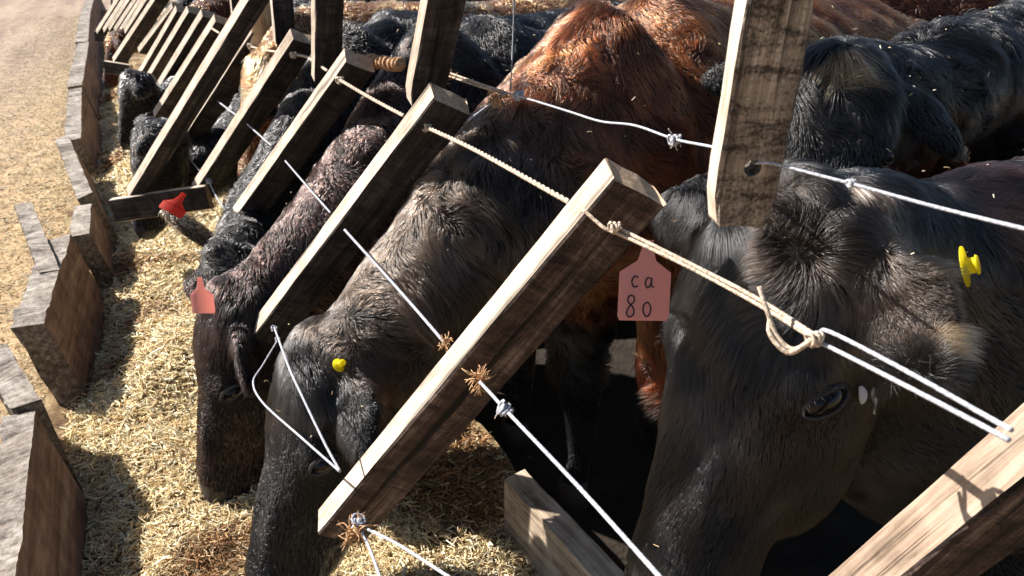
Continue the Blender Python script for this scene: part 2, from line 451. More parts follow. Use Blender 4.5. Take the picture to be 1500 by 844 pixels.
def strew(name, n, pos, dirs, length, width, cols, parent=None, **tg):
    """n thin bent straw pieces as real little prisms"""
    r = np.random.default_rng(n)
    a = r.uniform(0, 2 * np.pi, n); tilt = dirs
    d = np.stack([np.cos(a) * np.cos(tilt), np.sin(a) * np.cos(tilt), np.sin(tilt)], 1)
    s = np.cross(d, V(0, 0, 1)); s /= np.linalg.norm(s, axis=1, keepdims=True); u = np.cross(s, d)
    L = length[:, None]; w = width[:, None]; bend = r.normal(size=(n, 1)) * .15 * L
    A = pos - d * L / 2; Bm = pos + u * bend + s * bend; C = pos + d * L / 2
    tri = [(-.5, -.3), (.5, -.3), (0, .5)]
    vs = np.concatenate([[q + s * w * i + u * w * j for i, j in tri] for q in (A, Bm, C)]).transpose(1, 0, 2).reshape(-1, 3)
    base = np.array([(0, 1, 4, 3), (1, 2, 5, 4), (2, 0, 3, 5), (3, 4, 7, 6), (4, 5, 8, 7), (5, 3, 6, 8)])
    f = (np.arange(n)[:, None, None] * 9 + base[None]).reshape(-1, 4)
    me = bpy.data.meshes.new(name)
    me.vertices.add(len(vs)); me.vertices.foreach_set('co', vs.ravel())
    me.loops.add(f.size); me.loops.foreach_set('vertex_index', f.ravel().astype(np.int32))
    me.polygons.add(len(f)); me.polygons.foreach_set('loop_start', np.arange(0, f.size, 4, dtype=np.int32))
    me.update(calc_edges=True)
    at_ = me.attributes.new('col', 'FLOAT_COLOR', 'POINT')
    at_.data.foreach_set('color', np.repeat(np.hstack([cols, np.ones((n, 1))]), 9, axis=0).ravel())
    me.materials.append(M['straw'])
    o = bpy.data.objects.new(name, me); COL.objects.link(o); tag(o, **tg); return o
YEL = V(.86, .68, .38); PALE = V(.93, .85, .62); BRN = V(.36, .18, .07); DRK = V(.10, .06, .03)
def straw_cols(k, r):
    n = len(k); k = np.clip(k + r.normal(size=n) * .22, 0, 1)[:, None]
    c = BRN * (1 - k) + YEL * k
    p = (r.uniform(size=(n, 1)) < .35) * k; c = c * (1 - p) + PALE * p
    dk = (r.uniform(size=(n, 1)) < .3 * (1 - k)); c = np.where(dk, DRK, c)
    return np.clip(c * r.uniform(.7, 1.15, (n, 1)), 0, 1)
r_ = np.random.default_rng(3)
n = 170000
yy = .6 + r_.uniform(0, 1, n) ** 2.0 * 9; xx = r_.uniform(-.42, .78, n)
pp = np.stack([xx, yy, hay_z(xx[None], yy[None])[0]], 1); pp[:, 2] += r_.uniform(-.002, .012, n)
sz = np.clip(yy / 1.7, .8, 4)
strew('loose_straw', n, pp, r_.normal(size=n) * .35, r_.gamma(2.4, .0072, n) * sz ** .5 + .004, r_.gamma(3.0, .00075, n) * sz ** .8 + .0004,
      straw_cols(hay_col(pp), r_), label='loose golden straw pieces scattered over the feed in the trough', cat='straw', kind='stuff')
n = 48000
yy = 1.5 + r_.uniform(0, 1, n) ** 3.0 * 20; xx = -.45 - r_.exponential(.55, n)
pp = np.stack([xx, yy, lane_z(xx[None], yy[None])[0] + r_.uniform(.0, .012, n)], 1)
sz = np.clip(yy / 2.2, 1, 3)
strew('spilled_straw', n, pp, r_.normal(size=n) * .2, r_.uniform(.008, .03, n) * sz ** .4, r_.uniform(.0012, .003, n) * sz ** .7,
      np.clip(straw_cols(np.full(n, .8), r_) * .82, 0, 1), label='spilled straw bits strewn on the dirt lane beside the trough', cat='straw', kind='stuff')

n = 2600
yy = .9 + r_.uniform(0, 1, n) ** 1.6 * 5; xx = r_.uniform(-.40, .70, n)
pp = np.stack([xx, yy, hay_z(xx[None], yy[None])[0] + r_.uniform(.004, .02, n)], 1)
strew('long_straw', n, pp, r_.normal(size=n) * .3, r_.uniform(.03, .085, n), r_.uniform(.0012, .0026, n),
      straw_cols(np.clip(hay_col(pp) * .9, 0, 1), r_), label='longer pale straw stalks lying on top of the feed', cat='straw', kind='stuff')

# ------------------------------------------------------------------ fence boards
def board(name, U, L, w, t, mats, parent=None, xref=V(1, 0, 0), roundend=0., holes=(), seed=0, taper=0., coarse=False):
    """sawn board from upper point U to lower point L (points on its centre line).
       w = size along xref, t = size across; material 0 dark faces, 1 pale narrow faces, 2 ends"""
    U, L = np.asarray(U, float), np.asarray(L, float)
    d = unit(U - L); x = unit(xref - d * (xref @ d)); n_ = np.cross(d, x)         # n_: third axis
    le = np.linalg.norm(U - L); rg = np.random.default_rng(seed)
    nl = 4 if coarse else max(10, int(le / .03)); c = .0035 if not coarse else .002
    prof = []                                            # chamfered rectangle with 3 points a side
    hw, ht = w / 2, t / 2
    base = [(-hw + c, -ht), (-hw * .3, -ht), (hw * .3, -ht), (hw - c, -ht), (hw, -ht + c), (hw, ht - c), (hw - c, ht), (hw * .3, ht), (-hw * .3, ht), (-hw + c, ht), (-hw, ht - c), (-hw, -ht + c)]
    m = len(base); vs = []
    ph = rg.uniform(0, 6, (m, 2))
    for i in range(nl + 1):
        q = i / nl; z = le * q; s = 1.0
        e = min(z, le - z)
        for k, (a, b) in enumerate(base):
            wob = 0 if coarse else (.0009 * math.sin(z * 17 + ph[k, 0]) + .0007 * math.sin(z * 53 + ph[k, 1]))
            f_ = 1.0
            if roundend and e < roundend: f_ = 1 - .22 * (1 - e / roundend) ** 2 * (1 if q < .5 else .4)
            jz = rg.normal() * .0016 if i in (0, nl) and not coarse else 0
            vs.append(L + d * (z + jz) + x * (a * f_ + wob * (1 if abs(a) > hw * .5 else .5)) + n_ * (b * (1 - taper * (1 - q)) + wob))
    fs, mi = [], []
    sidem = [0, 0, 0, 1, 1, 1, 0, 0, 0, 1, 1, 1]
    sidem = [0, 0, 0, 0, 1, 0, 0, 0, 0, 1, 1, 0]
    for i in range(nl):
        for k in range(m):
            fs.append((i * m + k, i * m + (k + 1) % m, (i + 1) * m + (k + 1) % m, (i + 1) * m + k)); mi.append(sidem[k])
    for base_i, rev in ((0, True), (nl * m, False)):
        ids = [base_i + k for k in range(m)]
        quads = [(11, 0, 9, 10), (0, 1, 8, 9), (1, 2, 7, 8), (2, 3, 6, 7), (3, 4, 5, 6)]
        for q4 in quads:
            f = tuple(ids[j] for j in q4); fs.append(f[::-1] if rev else f); mi.append(2)
    F = np.stack([x, n_, d], 1)
    o = mesh_obj(name, vs, fs, mats, parent, L, False, mi, F)
    for (hz, hx, hr) in holes:
        cv, cf = tube([V(hx, -t, hz), V(hx, t, hz)], hr, 12)
        cut = mesh_obj('cutter', cv, cf, [M['face']])
        cut.matrix_basis = o.matrix_basis.copy()
        md = o.modifiers.new('hole', 'BOOLEAN'); md.object = cut; md.operation = 'DIFFERENCE'; md.solver = 'EXACT'
        bpy.context.view_layer.update(); apply_mods(o); bpy.data.objects.remove(cut)
    return o, (U, L, x, n_, d)

SLANT = 'slanted neck boards of the feed fence'
HANG = 'upright boards hanging from the top rail'
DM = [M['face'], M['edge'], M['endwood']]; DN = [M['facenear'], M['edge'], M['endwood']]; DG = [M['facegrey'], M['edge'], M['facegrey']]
BW, BT = .088, .055
slants = {}
def slant(key, U, L, label, w=BW, t=BT, mats=DM, rot=0, **k):
    U, L = V(*U), V(*L); d = unit(U - L); x = unit(V(1, 0, 0) - d * d[0]); x = x * math.cos(R(rot)) - np.cross(d, x) * math.sin(R(rot)); n_ = np.cross(d, x)
    k['xref'] = x
    sft = x * w * .5 + n_ * t * .5 * (-1)
    # given points lie on the edge between the pale narrow face and the wide dark face
    n_dn = n_ if n_[1] < 0 else -n_
    c = x * w * .5 - n_dn * t * .5
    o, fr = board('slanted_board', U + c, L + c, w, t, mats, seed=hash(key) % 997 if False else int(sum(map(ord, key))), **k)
    tag(o, label, 'fence board', SLANT); slants[key] = (U, L, x, n_dn, d, w, t); return o
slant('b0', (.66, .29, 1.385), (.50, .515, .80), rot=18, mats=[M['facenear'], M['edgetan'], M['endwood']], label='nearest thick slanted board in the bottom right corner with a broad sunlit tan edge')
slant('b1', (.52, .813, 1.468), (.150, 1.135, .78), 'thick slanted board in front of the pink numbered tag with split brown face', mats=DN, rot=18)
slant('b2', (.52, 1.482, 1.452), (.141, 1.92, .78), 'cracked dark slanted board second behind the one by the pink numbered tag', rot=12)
slant('b3', (.52, 2.18, 1.428), (.153, 2.72, .78), 'slanted board whose lower end hangs just above the blurry grey ear with a red tag', rot=7)
slant('b4', (.502, 2.83, 1.419), (.126, 3.30, .792), 'slanted board crossing in front of the pale wooden post and resting on the crosspiece')
slant('b5', (.457, 3.50, 1.376), (.069, 3.95, .774), 'slanted board beside the long one, its free lower end above the crosspiece')
slant('b6', (.46, 2.745, 1.68), (-.115, 3.40, .778), 'long slanted board running from the crosspiece up out of the picture', w=.062)

def on(u, v, y): r = at(u, v, 1) - CAM; return CAM + r * (y / r[1])
far_boards = [((.05, 5.0, .773), (.421, 4.55, 1.327), 'slanted board just beyond the long board that runs out of the picture'),
    ((.06, 5.6, .773), (.405, 5.1, 1.308), 'short slanted board level with the pink tag of the far grey cow'),
    ((.035, 6.2, .766), (.371, 5.7, 1.284), 'thin slanted board just above the pink tag of the far grey cow'),
    ((-.002, 6.6, .75), (.324, 6.1, 1.259), 'slanted board in the far bunch beside the wide dark panel end'),
    ((.048, 7.6, .816), (.351, 7.1, 1.205), 'farthest of the free ended slanted boards before the second long board'),
    ((-.151, 7.2, .803), (.30, 6.63, 1.40), 'long slanted board standing on the small far crosspiece above the tagged grey cow'),
    (on(183, 50, 7.75), on(219, -6, 7.35), 'far slanted board next to the far long board'),
    (on(176, 50, 7.95), on(212, -6, 7.55), 'far slanted board, second beyond the far long board'),
    (on(168, 48, 8.15), on(204, -6, 7.75), 'far slanted board over the back of the red brown cow'),
    (on(160, 46, 8.35), on(194, -6, 7.95), 'very small far slanted board in the distant bunch'),
    (on(152, 48, 8.55), on(187, -6, 8.15), 'far slanted board second from the end of the fence'),
    (on(142, 50, 8.75), on(178, -6, 8.3), 'far slanted board on the tiny crosspiece at the end of the fence')]
for i, (l, u, lb) in enumerate(far_boards):
    slant('f%d' % i, u, l, lb, coarse=True, w=.095 if i == 5 else BW)

# crosspieces
def cross(A, B, label, h=.095, t=.04, mats=DM, coarse=False):
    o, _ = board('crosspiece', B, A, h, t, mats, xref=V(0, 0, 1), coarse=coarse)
    tag(o, label, 'crosspiece', 'bottom crosspieces of the feed fence'); return o
cross(on(168, 308, 3.42), on(306, 288, 3.24), 'dark horizontal crosspiece with pale top edge under the long slanted board')
cross(on(155, 98, 7.2), on(193, 104, 7.05), 'small far horizontal crosspiece above the far grey cow with the pink tag', coarse=True)
cross(on(141, 53, 8.8), on(160, 56, 8.7), 'tiny horizontal crosspiece farthest along the fence', coarse=True)

# hanging boards
hangs = {}
def hang(key, bottom, top, w, t, label, holes=(), mats=DG, **k):
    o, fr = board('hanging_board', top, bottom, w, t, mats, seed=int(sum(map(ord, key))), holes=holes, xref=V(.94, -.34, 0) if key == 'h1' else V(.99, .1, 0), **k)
    tag(o, label, 'fence board', HANG); hangs[key] = fr; return o
hang('h1', at(1078, 322, .80), at(1078, 322, .80) + V(.008, -.05, .85), .063, .034, 'nearest hanging board, weathered grey with a pale edge and a rope hole', holes=((.060, .001, .0085),), roundend=.05)
hang('h2', at(620, 146, 1.75), at(620, 146, 1.75) + V(.03, -.30, .55), .085, .036, 'hanging board with brown frayed twine wrapped at its lower end', mats=DM, roundend=.05)
hang('h3', at(478, 112, 2.45), at(478, 112, 2.45) + V(.0, -.30, .60), .085, .04, 'hanging board above the third slanted board in front of a black back', mats=DM)
hang('h4', at(417, 62, 3.1), at(417, 62, 3.1) + V(.0, -.12, .50), .08, .04, 'hanging board right beside the pale wooden post', mats=DM)
hang('h5', at(352, 24, 4.2), at(352, 24, 4.2) + V(0, -.1, .4), .085, .04, 'small far hanging board left of the pale wooden post', mats=DM, coarse=True)
# top rail and posts
o, _ = board('top_rail', V(.62, 24, 2.0), V(.62, -1.2, 2.38), .12, .05, [M['facegrey']] * 3, xref=V(0, 0, 1))
tag(o, 'long grey timber rail above the fence carrying the hanging boards', 'rail')
def post(x, y, z1, r, label, seed):
    rg = np.random.default_rng(seed)
    P = [V(x + .012 * math.sin(z * 3 + seed), y, z) for z in np.linspace(-.03, z1, 26)]
    v, f = tube(P, [r * (1 + .05 * math.sin(i * 1.3)) for i in range(26)], 14, wob=.03, seed=seed)
    o = mesh_obj('wooden_post', v, f, [M['post']], None, V(x, y, 0), True)
    tag(o, label, 'post', 'round posts carrying the top rail')
pp_ = at(392, 110, 3.35)
post(pp_[0], pp_[1], 2.25, .055, 'pale round wooden post with cracks rising behind the slanted boards', 2)
post(.75, 8.5, 2.2, .06, 'small far wooden post near the end of the fence', 5)

# ------------------------------------------------------------------ cattle
def ell(c, r, ax=None, nu=16, nv=10):
    ax = np.eye(3) if ax is None else ax          # rows = axes
    vs, fs = [], []
    for j in range(1, nv):
        th = math.pi * j / nv
        for i in range(nu):
            ph = 2 * math.pi * i / nu
            l = V(r[0] * math.sin(th) * math.cos(ph), r[1] * math.sin(th) * math.sin(ph), r[2] * math.cos(th))
            vs.append(c + l @ ax)
    vs.append(c + V(0, 0, r[2]) @ ax); vs.append(c - V(0, 0, r[2]) @ ax)
    for j in range(nv - 2):
        for i in range(nu):
            a, b = j * nu + i, j * nu + (i + 1) % nu
            fs.append((a, a + nu, b + nu, b))
    t, bt = (nv - 1) * nu, (nv - 1) * nu + 1
    for i in range(nu):
        fs.append((t, i, (i + 1) % nu)); fs.append((bt, (nv - 2) * nu + (i + 1) % nu, (nv - 2) * nu + i))
    return np.array(vs), fs
def loft(nodes, seg=18, power=1.0):
    """nodes: (centre, side axis, up axis, half side, half up)"""
    vs, fs = [], []; n = len(nodes)
    for c, s, u, a, b in nodes:
        for k in range(seg):
            t = 2 * math.pi * k / seg
            ct, st_ = math.cos(t), math.sin(t)
            vs.append(np.asarray(c) + np.asarray(s) * a * math.copysign(abs(ct) ** power, ct) + np.asarray(u) * b * math.copysign(abs(st_) ** power, st_))
    for i in range(n - 1):
        for k in range(seg):
            p, q = i * seg + k, i * seg + (k + 1) % seg
            fs.append((p, q, q + seg, p + seg))
    fs.append(tuple(range(seg))[::-1]); fs.append(tuple((n - 1) * seg + k for k in range(seg)))
    v = np.array(vs)
    # make the winding outward
    return v, fs
def limb(points, ra, rb, up=V(0, 0, 1), n=5, seg=16):
    P = spline(points, n); m = len(P)
    t = np.linspace(0, 1, m); tk = np.linspace(0, 1, len(points))
    A = np.interp(t, tk, ra); B = np.interp(t, tk, rb)
    T = np.gradient(P, axis=0); out = []
    for i in range(m):
        d = unit(T[i]); s = unit(np.cross(d, up)); u = np.cross(s, d)
        out.append((P[i], s, u, A[i], B[i]))
    e0 = (P[0] - unit(T[0]) * .4 * min(A[0], B[0]), *out[0][1:3], A[0] * .6, B[0] * .6)
    e1 = (P[-1] + unit(T[-1]) * .4 * min(A[-1], B[-1]), *out[-1][1:3], A[-1] * .6, B[-1] * .6)
    return loft([e0] + out + [e1], seg)

def head_axes(az, pitch, roll):
    a, b, c = R(az), R(pitch), R(roll)
    h = V(-math.cos(a) * math.cos(b), -math.sin(a) * math.cos(b), -math.sin(b)); s = V(math.sin(a), -math.cos(a), 0); n = np.cross(h, s)
    return h, s * math.cos(c) + n * math.sin(c), np.cross(h, s * math.cos(c) + n * math.sin(c))

COATS = {
    'black': (V(.001, .001, .0011), V(.0075, .007, .0072)),
    'blackbrown': (V(.0012, .001, .001), V(.034, .0235, .017)),
    'brownblack': (V(.003, .002, .002), V(.034, .018, .015)),
    'redbrown': (V(.07, .015, .005), V(.22, .052, .013)),
    'orange': (V(.30, .09, .028), V(.44, .16, .055)),
    'white': (V(.6, .6, .65), V(.75, .75, .8)),
    'tan': (V(.22, .13, .065), V(.36, .23, .12)),
}
def coat_color(zone, P, seed, strand_rng=None):
    """zone(P) -> list of (weight array, coat name, mix amount)"""
    n = len(P); base = np.zeros((n, 3)); tot = np.zeros((n, 1))
    nz = (noise3(P, 3.2, seed)[:, 0] * .5 + noise3(P, 11, seed + 1)[:, 1] * .3)
    for w, nm, mixv in zone(P):
        a, b = COATS[nm]; k = np.clip(mixv + nz * .6, 0, 1)[:, None]
        w = np.asarray(w, float)[:, None] * np.ones((n, 1))
        base += (a * (1 - k) + b * k) * w; tot += w
    return base / np.maximum(tot, 1e-6)
def fall(P, c, r):
    d = np.linalg.norm(P - np.asarray(c), axis=1) / r
    return np.clip(1.25 - d, 0, 1)

def hair_for(parent, me_v, tris, tnorm, flow, lenf, colf, D0, label, seed, skip=None, dmax=1.0, wscale=1.0, clump=.6, lift=.5, origin=V(0, 0, 0)):
    rg = np.random.default_rng(seed)
    a, b, c = me_v[tris[:, 0]], me_v[tris[:, 1]], me_v[tris[:, 2]]
    cr = np.cross(b - a, c - a); area = np.linalg.norm(cr, axis=1) / 2
    cen = (a + b + c) / 3; dist = np.linalg.norm(cen - CAM, axis=1)
    dens = 1.45 * D0 * np.minimum(1.6, (1.15 / dist) ** 2) * dmax
    # parts well outside any view near the photograph's get a thinner coat of thicker hair
    rel = cen - CAM; zc = rel @ FW; u_ = rel @ RT / np.maximum(zc, .05); v_ = rel @ UP / np.maximum(zc, .05)
    off = (zc < .1) | (np.abs(u_) > .80) | (np.abs(v_) > .52)
    facing = -(cr * rel).sum(1)
    dens = np.where(off, dens * .12, dens); dens = np.where((facing < 0) & ~off, dens * .3, dens)
    wfac = np.where(off, 2.6, np.where(facing < 0, 1.6, 1.0))
    cnt = rg.poisson(dens * area)
    ti = np.repeat(np.arange(len(tris)), cnt); n = len(ti)
    r1, r2 = np.sqrt(rg.uniform(size=n)), rg.uniform(size=n)
    P = (1 - r1)[:, None] * a[ti] + (r1 * (1 - r2))[:, None] * b[ti] + (r1 * r2)[:, None] * c[ti]
    Nn = tnorm[tris]; Nn = (1 - r1)[:, None] * Nn[ti, 0] + (r1 * (1 - r2))[:, None] * Nn[ti, 1] + (r1 * r2)[:, None] * Nn[ti, 2]
    Nn /= np.linalg.norm(Nn, axis=1, keepdims=True) + 1e-9
    if skip is not None:
        k = ~skip(P); P, Nn, ti = P[k], Nn[k], ti[k]; n = len(P)
    Lb = lenf(P); sh = np.clip((Lb - .016) / .025, 0, 1.3)[:, None]
    F = flow(P); F /= np.linalg.norm(F, axis=1, keepdims=True) + 1e-9
    F = F + noise3(P, 4.5, seed) * (.15 + .35 * sh) + noise3(P, 15, seed + 3) * (.18 + .8 * sh) + noise3(P, 36, seed + 4) * (.10 + .5 * sh) + rg.normal(size=(n, 3)) * .14
    F -= Nn * (F * Nn).sum(1, keepdims=True); F /= np.linalg.norm(F, axis=1, keepdims=True) + 1e-9
    L = Lb * rg.uniform(.55, 1.25, n) * (1 + .35 * noise3(P, 9, seed + 5)[:, 0])
    L = np.clip(L, .004, .12)[:, None]
    tuft = np.clip(1 + (.3 + .6 * sh[:, 0]) * noise3(P, 14, seed + 7)[:, 1], .25, 2.2)[:, None]
    lf = lift * tuft
    pts = np.empty((n, 4, 3))
    for k, t in enumerate((0, .33, .68, 1.0)):
        out = Nn * (lf * (t - .55 * t * t)); al = F * (t * (.75 + .25 * t))
        pts[:, k] = P + L * (out + al + V(0, 0, -.18) * t * t)
    pts[:, 0] -= Nn * .002
    # clumping towards the mean strand of small cells
    cell = np.clip(L[:, 0].mean() * .34, .005, .02)
    off3 = noise3(P, 30, seed) * cell * .4
    key = np.floor((P + off3) / cell).astype(np.int64); kk = key[:, 0] * 7919 * 7919 + key[:, 1] * 7919 + key[:, 2]
    _, inv = np.unique(kk, return_inverse=True); m = inv.max() + 1 if n else 1; cc = np.bincount(inv, minlength=m)
    cm = clump * rg.uniform(.4, 1, m)[inv] * np.clip(.2 + sh[:, 0], .2, 1)
    for k, w in ((1, .25), (2, .65), (3, 1.0)):
        mean = np.stack([np.bincount(inv, weights=pts[:, k, j], minlength=m) / cc for j in range(3)], 1)[inv]
        wk = (w * cm)[:, None]; pts[:, k] = pts[:, k] * (1 - wk) + mean * wk
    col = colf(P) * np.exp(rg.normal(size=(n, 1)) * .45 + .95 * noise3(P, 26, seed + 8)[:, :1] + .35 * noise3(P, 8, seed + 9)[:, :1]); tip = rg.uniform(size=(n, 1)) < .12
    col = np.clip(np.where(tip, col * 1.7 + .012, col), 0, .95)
    hc = bpy.data.hair_curves.new('coat')
    hc.add_curves([4] * n)
    hc.attributes['position'].data.foreach_set('vector', (pts - origin).reshape(-1))
    dd = np.linalg.norm(P - CAM, axis=1)
    w0 = .00032 * wscale * np.clip(dd / 1.15, .7, 6) * wfac[ti] * rg.uniform(.7, 1.3, n)
    ra = hc.attributes.get('radius') or hc.attributes.new('radius', 'FLOAT', 'POINT')
    ra.data.foreach_set('value', (w0[:, None] * np.array([1.0, .95, .7, .12])).ravel())
    ca = hc.attributes.new('col', 'FLOAT_COLOR', 'CURVE')
    ca.data.foreach_set('color', np.hstack([col, np.ones((n, 1))]).ravel())
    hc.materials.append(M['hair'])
    o = bpy.data.objects.new('coat', hc); COL.objects.link(o); o.parent = parent
    return o, n

def cow(label, P, ang, sc, neck, body, zone, seed, group='cattle eating at the feed fence', earL=(.35, .85, -.4), earR=(.2, -.9, -.4),
        voxel=.014, D0=110000, face_len=.014, poll_len=.045, neck_len=.038, body_len=.032, legs=True, neck_flow=None, tags=(), earlen=.19, lift=.5, mane=None, marks=(), twist=(0, 0)):
    P = V(*P); h, s, n_ = head_axes(*ang); AX = np.stack([h, s, n_])
    H = lambda a, b, c: P + sc * (a * h + b * s + c * n_)
    parts = []
    st = [(-.06, -.12, .07, .07), (-.02, -.10, .10, .095), (.03, -.09, .118, .10), (.10, -.095, .125, .105), (.17, -.10, .122, .108), (.24, -.105, .104, .104),
          (.32, -.092, .082, .088), (.39, -.08, .070, .074), (.445, -.074, .074, .068), (.49, -.074, .075, .060), (.525, -.08, .058, .045), (.54, -.085, .03, .025)]
    parts.append(loft([(H(a, 0, c), s, n_, w * sc, d * sc) for a, c, w, d in st], 26, .76))
    E = lambda c, r: parts.append(ell(H(*c), np.array(r) * sc, AX))
    E((0, 0, -.045), (.07, .075, .055)); E((-.01, 0, -.02), (.035, .045, .035))
    for q in (1, -1):
        E((.16, q * .088, -.045), (.055, .036, .034)); E((.24, q * .062, -.15), (.13, .042, .075)); E((.20, q * .075, -.12), (.09, .04, .09))
        E((.49, q * .042, -.045), (.036, .03, .026)); E((.30, q * .035, -.03), (.14, .022, .03))
    E((.44, 0, -.135), (.07, .045, .03)); E((.30, 0, -.15), (.18, .045, .06))
    ears = {}
    for key, e, q in (('L', earL, 1), ('R', earR, -1)):
        e = V(*e); e /= np.linalg.norm(e); b0 = V(.015, q * .105, -.06)
        # broad axis of the ear: mostly along the head's length
        br = unit(V(1, 0, .15) - e * (V(1, 0, .15) @ e)) if abs(e[0]) < .8 else unit(V(0, 1, .4) * q - e * (V(0, 1, .4) * q @ e))
        tw = R(twist[0] if q > 0 else twist[1]); br = br * math.cos(tw) + np.cross(e, br) * math.sin(tw)
        th = np.cross(e, br); w = (.026, .034, .052, .058, .050, .030, .010); tt = (0, .12, .3, .5, .7, .88, 1)
        nd = []
        for wk, tk in zip(w, tt):
            c = b0 + e * earlen * tk + V(.25, 0, 0) * (earlen * .2 * tk * tk)
            nd.append((H(*c), br @ AX, th @ AX, wk * sc, max(voxel * 1.45 / sc, .016 * (1 - tk * .5)) * sc if tk < 1 else .008))
        parts.append(loft(nd, 14)); ears[key] = (b0, e, br, th)
    earax = [(b0, e) for b0, e, _, _ in ears.values()]
    for kk_, (b0, e, br, th) in ears.items():
        p_ = H(*(b0 + e * earlen)); q_ = p_ - CAM; dz = q_ @ FW; p2 = H(*b0) - CAM
        0 and print('EAR', label[:30], kk_, 'tip', round(750 + 1155 * (q_ @ RT) / dz), round(422 - 1155 * (q_ @ UP) / dz), round(dz, 2), 'base', round(750 + 1155 * (p2 @ RT) / (p2 @ FW)), round(422 - 1155 * (p2 @ UP) / (p2 @ FW)))
    # neck
    nk = [H(.02, 0, -.12)] + [V(*q[:3]) for q in neck]
    parts.append(limb(nk, [.105 * sc] + [q[3] for q in neck], [.125 * sc] + [q[4] for q in neck]))
    W = V(*neck[-1][:3])
    bd = [W] + [V(*q[:3]) for q in body]
    parts.append(limb(bd, [neck[-1][3]] + [q[3] for q in body], [neck[-1][4]] + [q[4] for q in body], seg=24))
    ax = unit((bd[-1] - bd[0]) * V(1, 1, 0)); side = np.cross(V(0, 0, 1), ax); gz = .06
    hooves = []
    if legs:
        for base, fr in ((W + ax * .10, 1), (bd[-1] - ax * .10, 0)):
            for q in (1, -1):
                top = base + side * q * .17 - V(0, 0, .12)
                if fr: pts_ = [top, top * V(1, 1, 0) - ax * .03 + V(0, 0, .62), top * V(1, 1, 0) + V(0, 0, .36), top * V(1, 1, 0) + V(0, 0, .18), top * V(1, 1, 0) - ax * .03 + V(0, 0, .06)]; rr = [.15, .085, .052, .035, .045]
                else: pts_ = [top, top * V(1, 1, 0) - ax * .06 + V(0, 0, .75), top * V(1, 1, 0) + ax * .10 + V(0, 0, .50), top * V(1, 1, 0) + ax * .05 + V(0, 0, .22), top * V(1, 1, 0) + V(0, 0, .06)]; rr = [.19, .13, .058, .036, .045]
                parts.append(limb(pts_, rr, [x * 1.15 for x in rr], up=ax, seg=12))
                hooves.append(pts_[-1])
    v, f = join(parts)
    origin = V(W[0], W[1], 0)
    body_o = mesh_obj('cow', v, f, [M['hide'], M['nose']], None, origin)
    md = body_o.modifiers.new('r', 'REMESH'); md.mode = 'VOXEL'; md.voxel_size = voxel; md.use_smooth_shade = True
    ms = body_o.modifiers.new('s', 'SMOOTH'); ms.factor = .5; ms.iterations = max(2, int(.055 / voxel))
    bpy.context.view_layer.update(); apply_mods(body_o)
    me = body_o.data; nv = len(me.vertices)
    co = np.empty(nv * 3); me.vertices.foreach_get('co', co); co = co.reshape(-1, 3) + origin
    nrm = np.empty(nv * 3); me.vertices.foreach_get('normal', nrm); nrm = nrm.reshape(-1, 3)
    bpy.context.view_layer.update()
    def hit(u, v):
        ok, loc, nn, _ = body_o.ray_cast(Vector(CAM - origin), Vector(at(u, v, 1) - CAM).normalized())
        return (V(*loc) + origin, V(*nn)) if ok else (at(u, v, 1.2), -FW)
    if marks:
        z0 = zone; mk = [(nm, mx, hit(u, v)[0], rr) for nm, mx, u, v, rr in marks]
        zone = lambda Q: z0(Q) + [(np.clip(1.6 - np.linalg.norm(Q - c, axis=1) / rr, 0, 1) * 12, nm, mx) for nm, mx, c, rr in mk]
    colv = coat_color(zone, co, seed)
    # muzzle region in head coordinates
    def hc_(Q): return (Q - P) @ AX.T / sc
    def nose_mask(Q):
        q = hc_(Q); return (q[:, 0] > .455) & (np.abs(q[:, 1]) < .1) & (np.abs(q[:, 2] + .08) < .1) & (q[:, 0] > .455 + (-.02 - q[:, 2]) * .3 - .0)
    ca = me.attributes.new('col', 'FLOAT_COLOR', 'POINT')
    ca.data.foreach_set('color', np.hstack([colv * .4, np.ones((nv, 1))]).ravel())
    me.calc_loop_triangles(); tr = np.empty(len(me.loop_triangles) * 3, np.int32); me.loop_triangles.foreach_get('vertices', tr); tr = tr.reshape(-1, 3)
    pc = np.empty(len(me.polygons) * 3); me.polygons.foreach_get('center', pc); pc = pc.reshape(-1, 3) + origin
    me.materials.clear(); me.materials.append(M['hide']); me.materials.append(M['nose'])
    me.polygons.foreach_set('material_index', nose_mask(pc).astype(np.int32))
    me.polygons.foreach_set('use_smooth', [True] * len(me.polygons))
    tag(body_o, label, 'cow', group)
    # flow field
    npts = np.array(nk); bpts = np.array(bd)
    nf = V(*neck_flow) if neck_flow else None
    def flow(Q):
        q = hc_(Q)
        hd = np.clip(1.15 - np.linalg.norm((q - V(.24, 0, -.08)) / V(.36, .2, .22), axis=1), 0, 1) ** 2 * 6
        radial = (q - V(.0, 0, -.06)); Fh = h[None] * 1.0 + ((radial * V(.5, 1.6, .3)) @ AX)
        d1 = unit(npts[-1] - npts[0]); nb = (d1 * .45 + V(0, 0, -.75)) if nf is None else nf
        dn = np.min([np.linalg.norm(Q - c, axis=1) for c in npts[1:]], axis=0); wn = 1 / (dn ** 2 + .01) / 12
        db = np.min([np.linalg.norm(Q - c, axis=1) for c in bpts[1:]], axis=0); wb = 1 / (db ** 2 + .01) / 10
        return Fh * hd[:, None] + nb * wn[:, None] + (ax * .8 + V(0, 0, -.5)) * wb[:, None]
    def surf(q, hh=.175, nn=-.05):
        o_ = H(hh, q * .35, nn); ok, loc, n2, _ = body_o.ray_cast(Vector(o_ - origin), Vector(-q * s))
        return (V(*loc) + origin) if ok else H(hh, q * .12, nn)
    eyes = [surf(q) for q in (1, -1)]
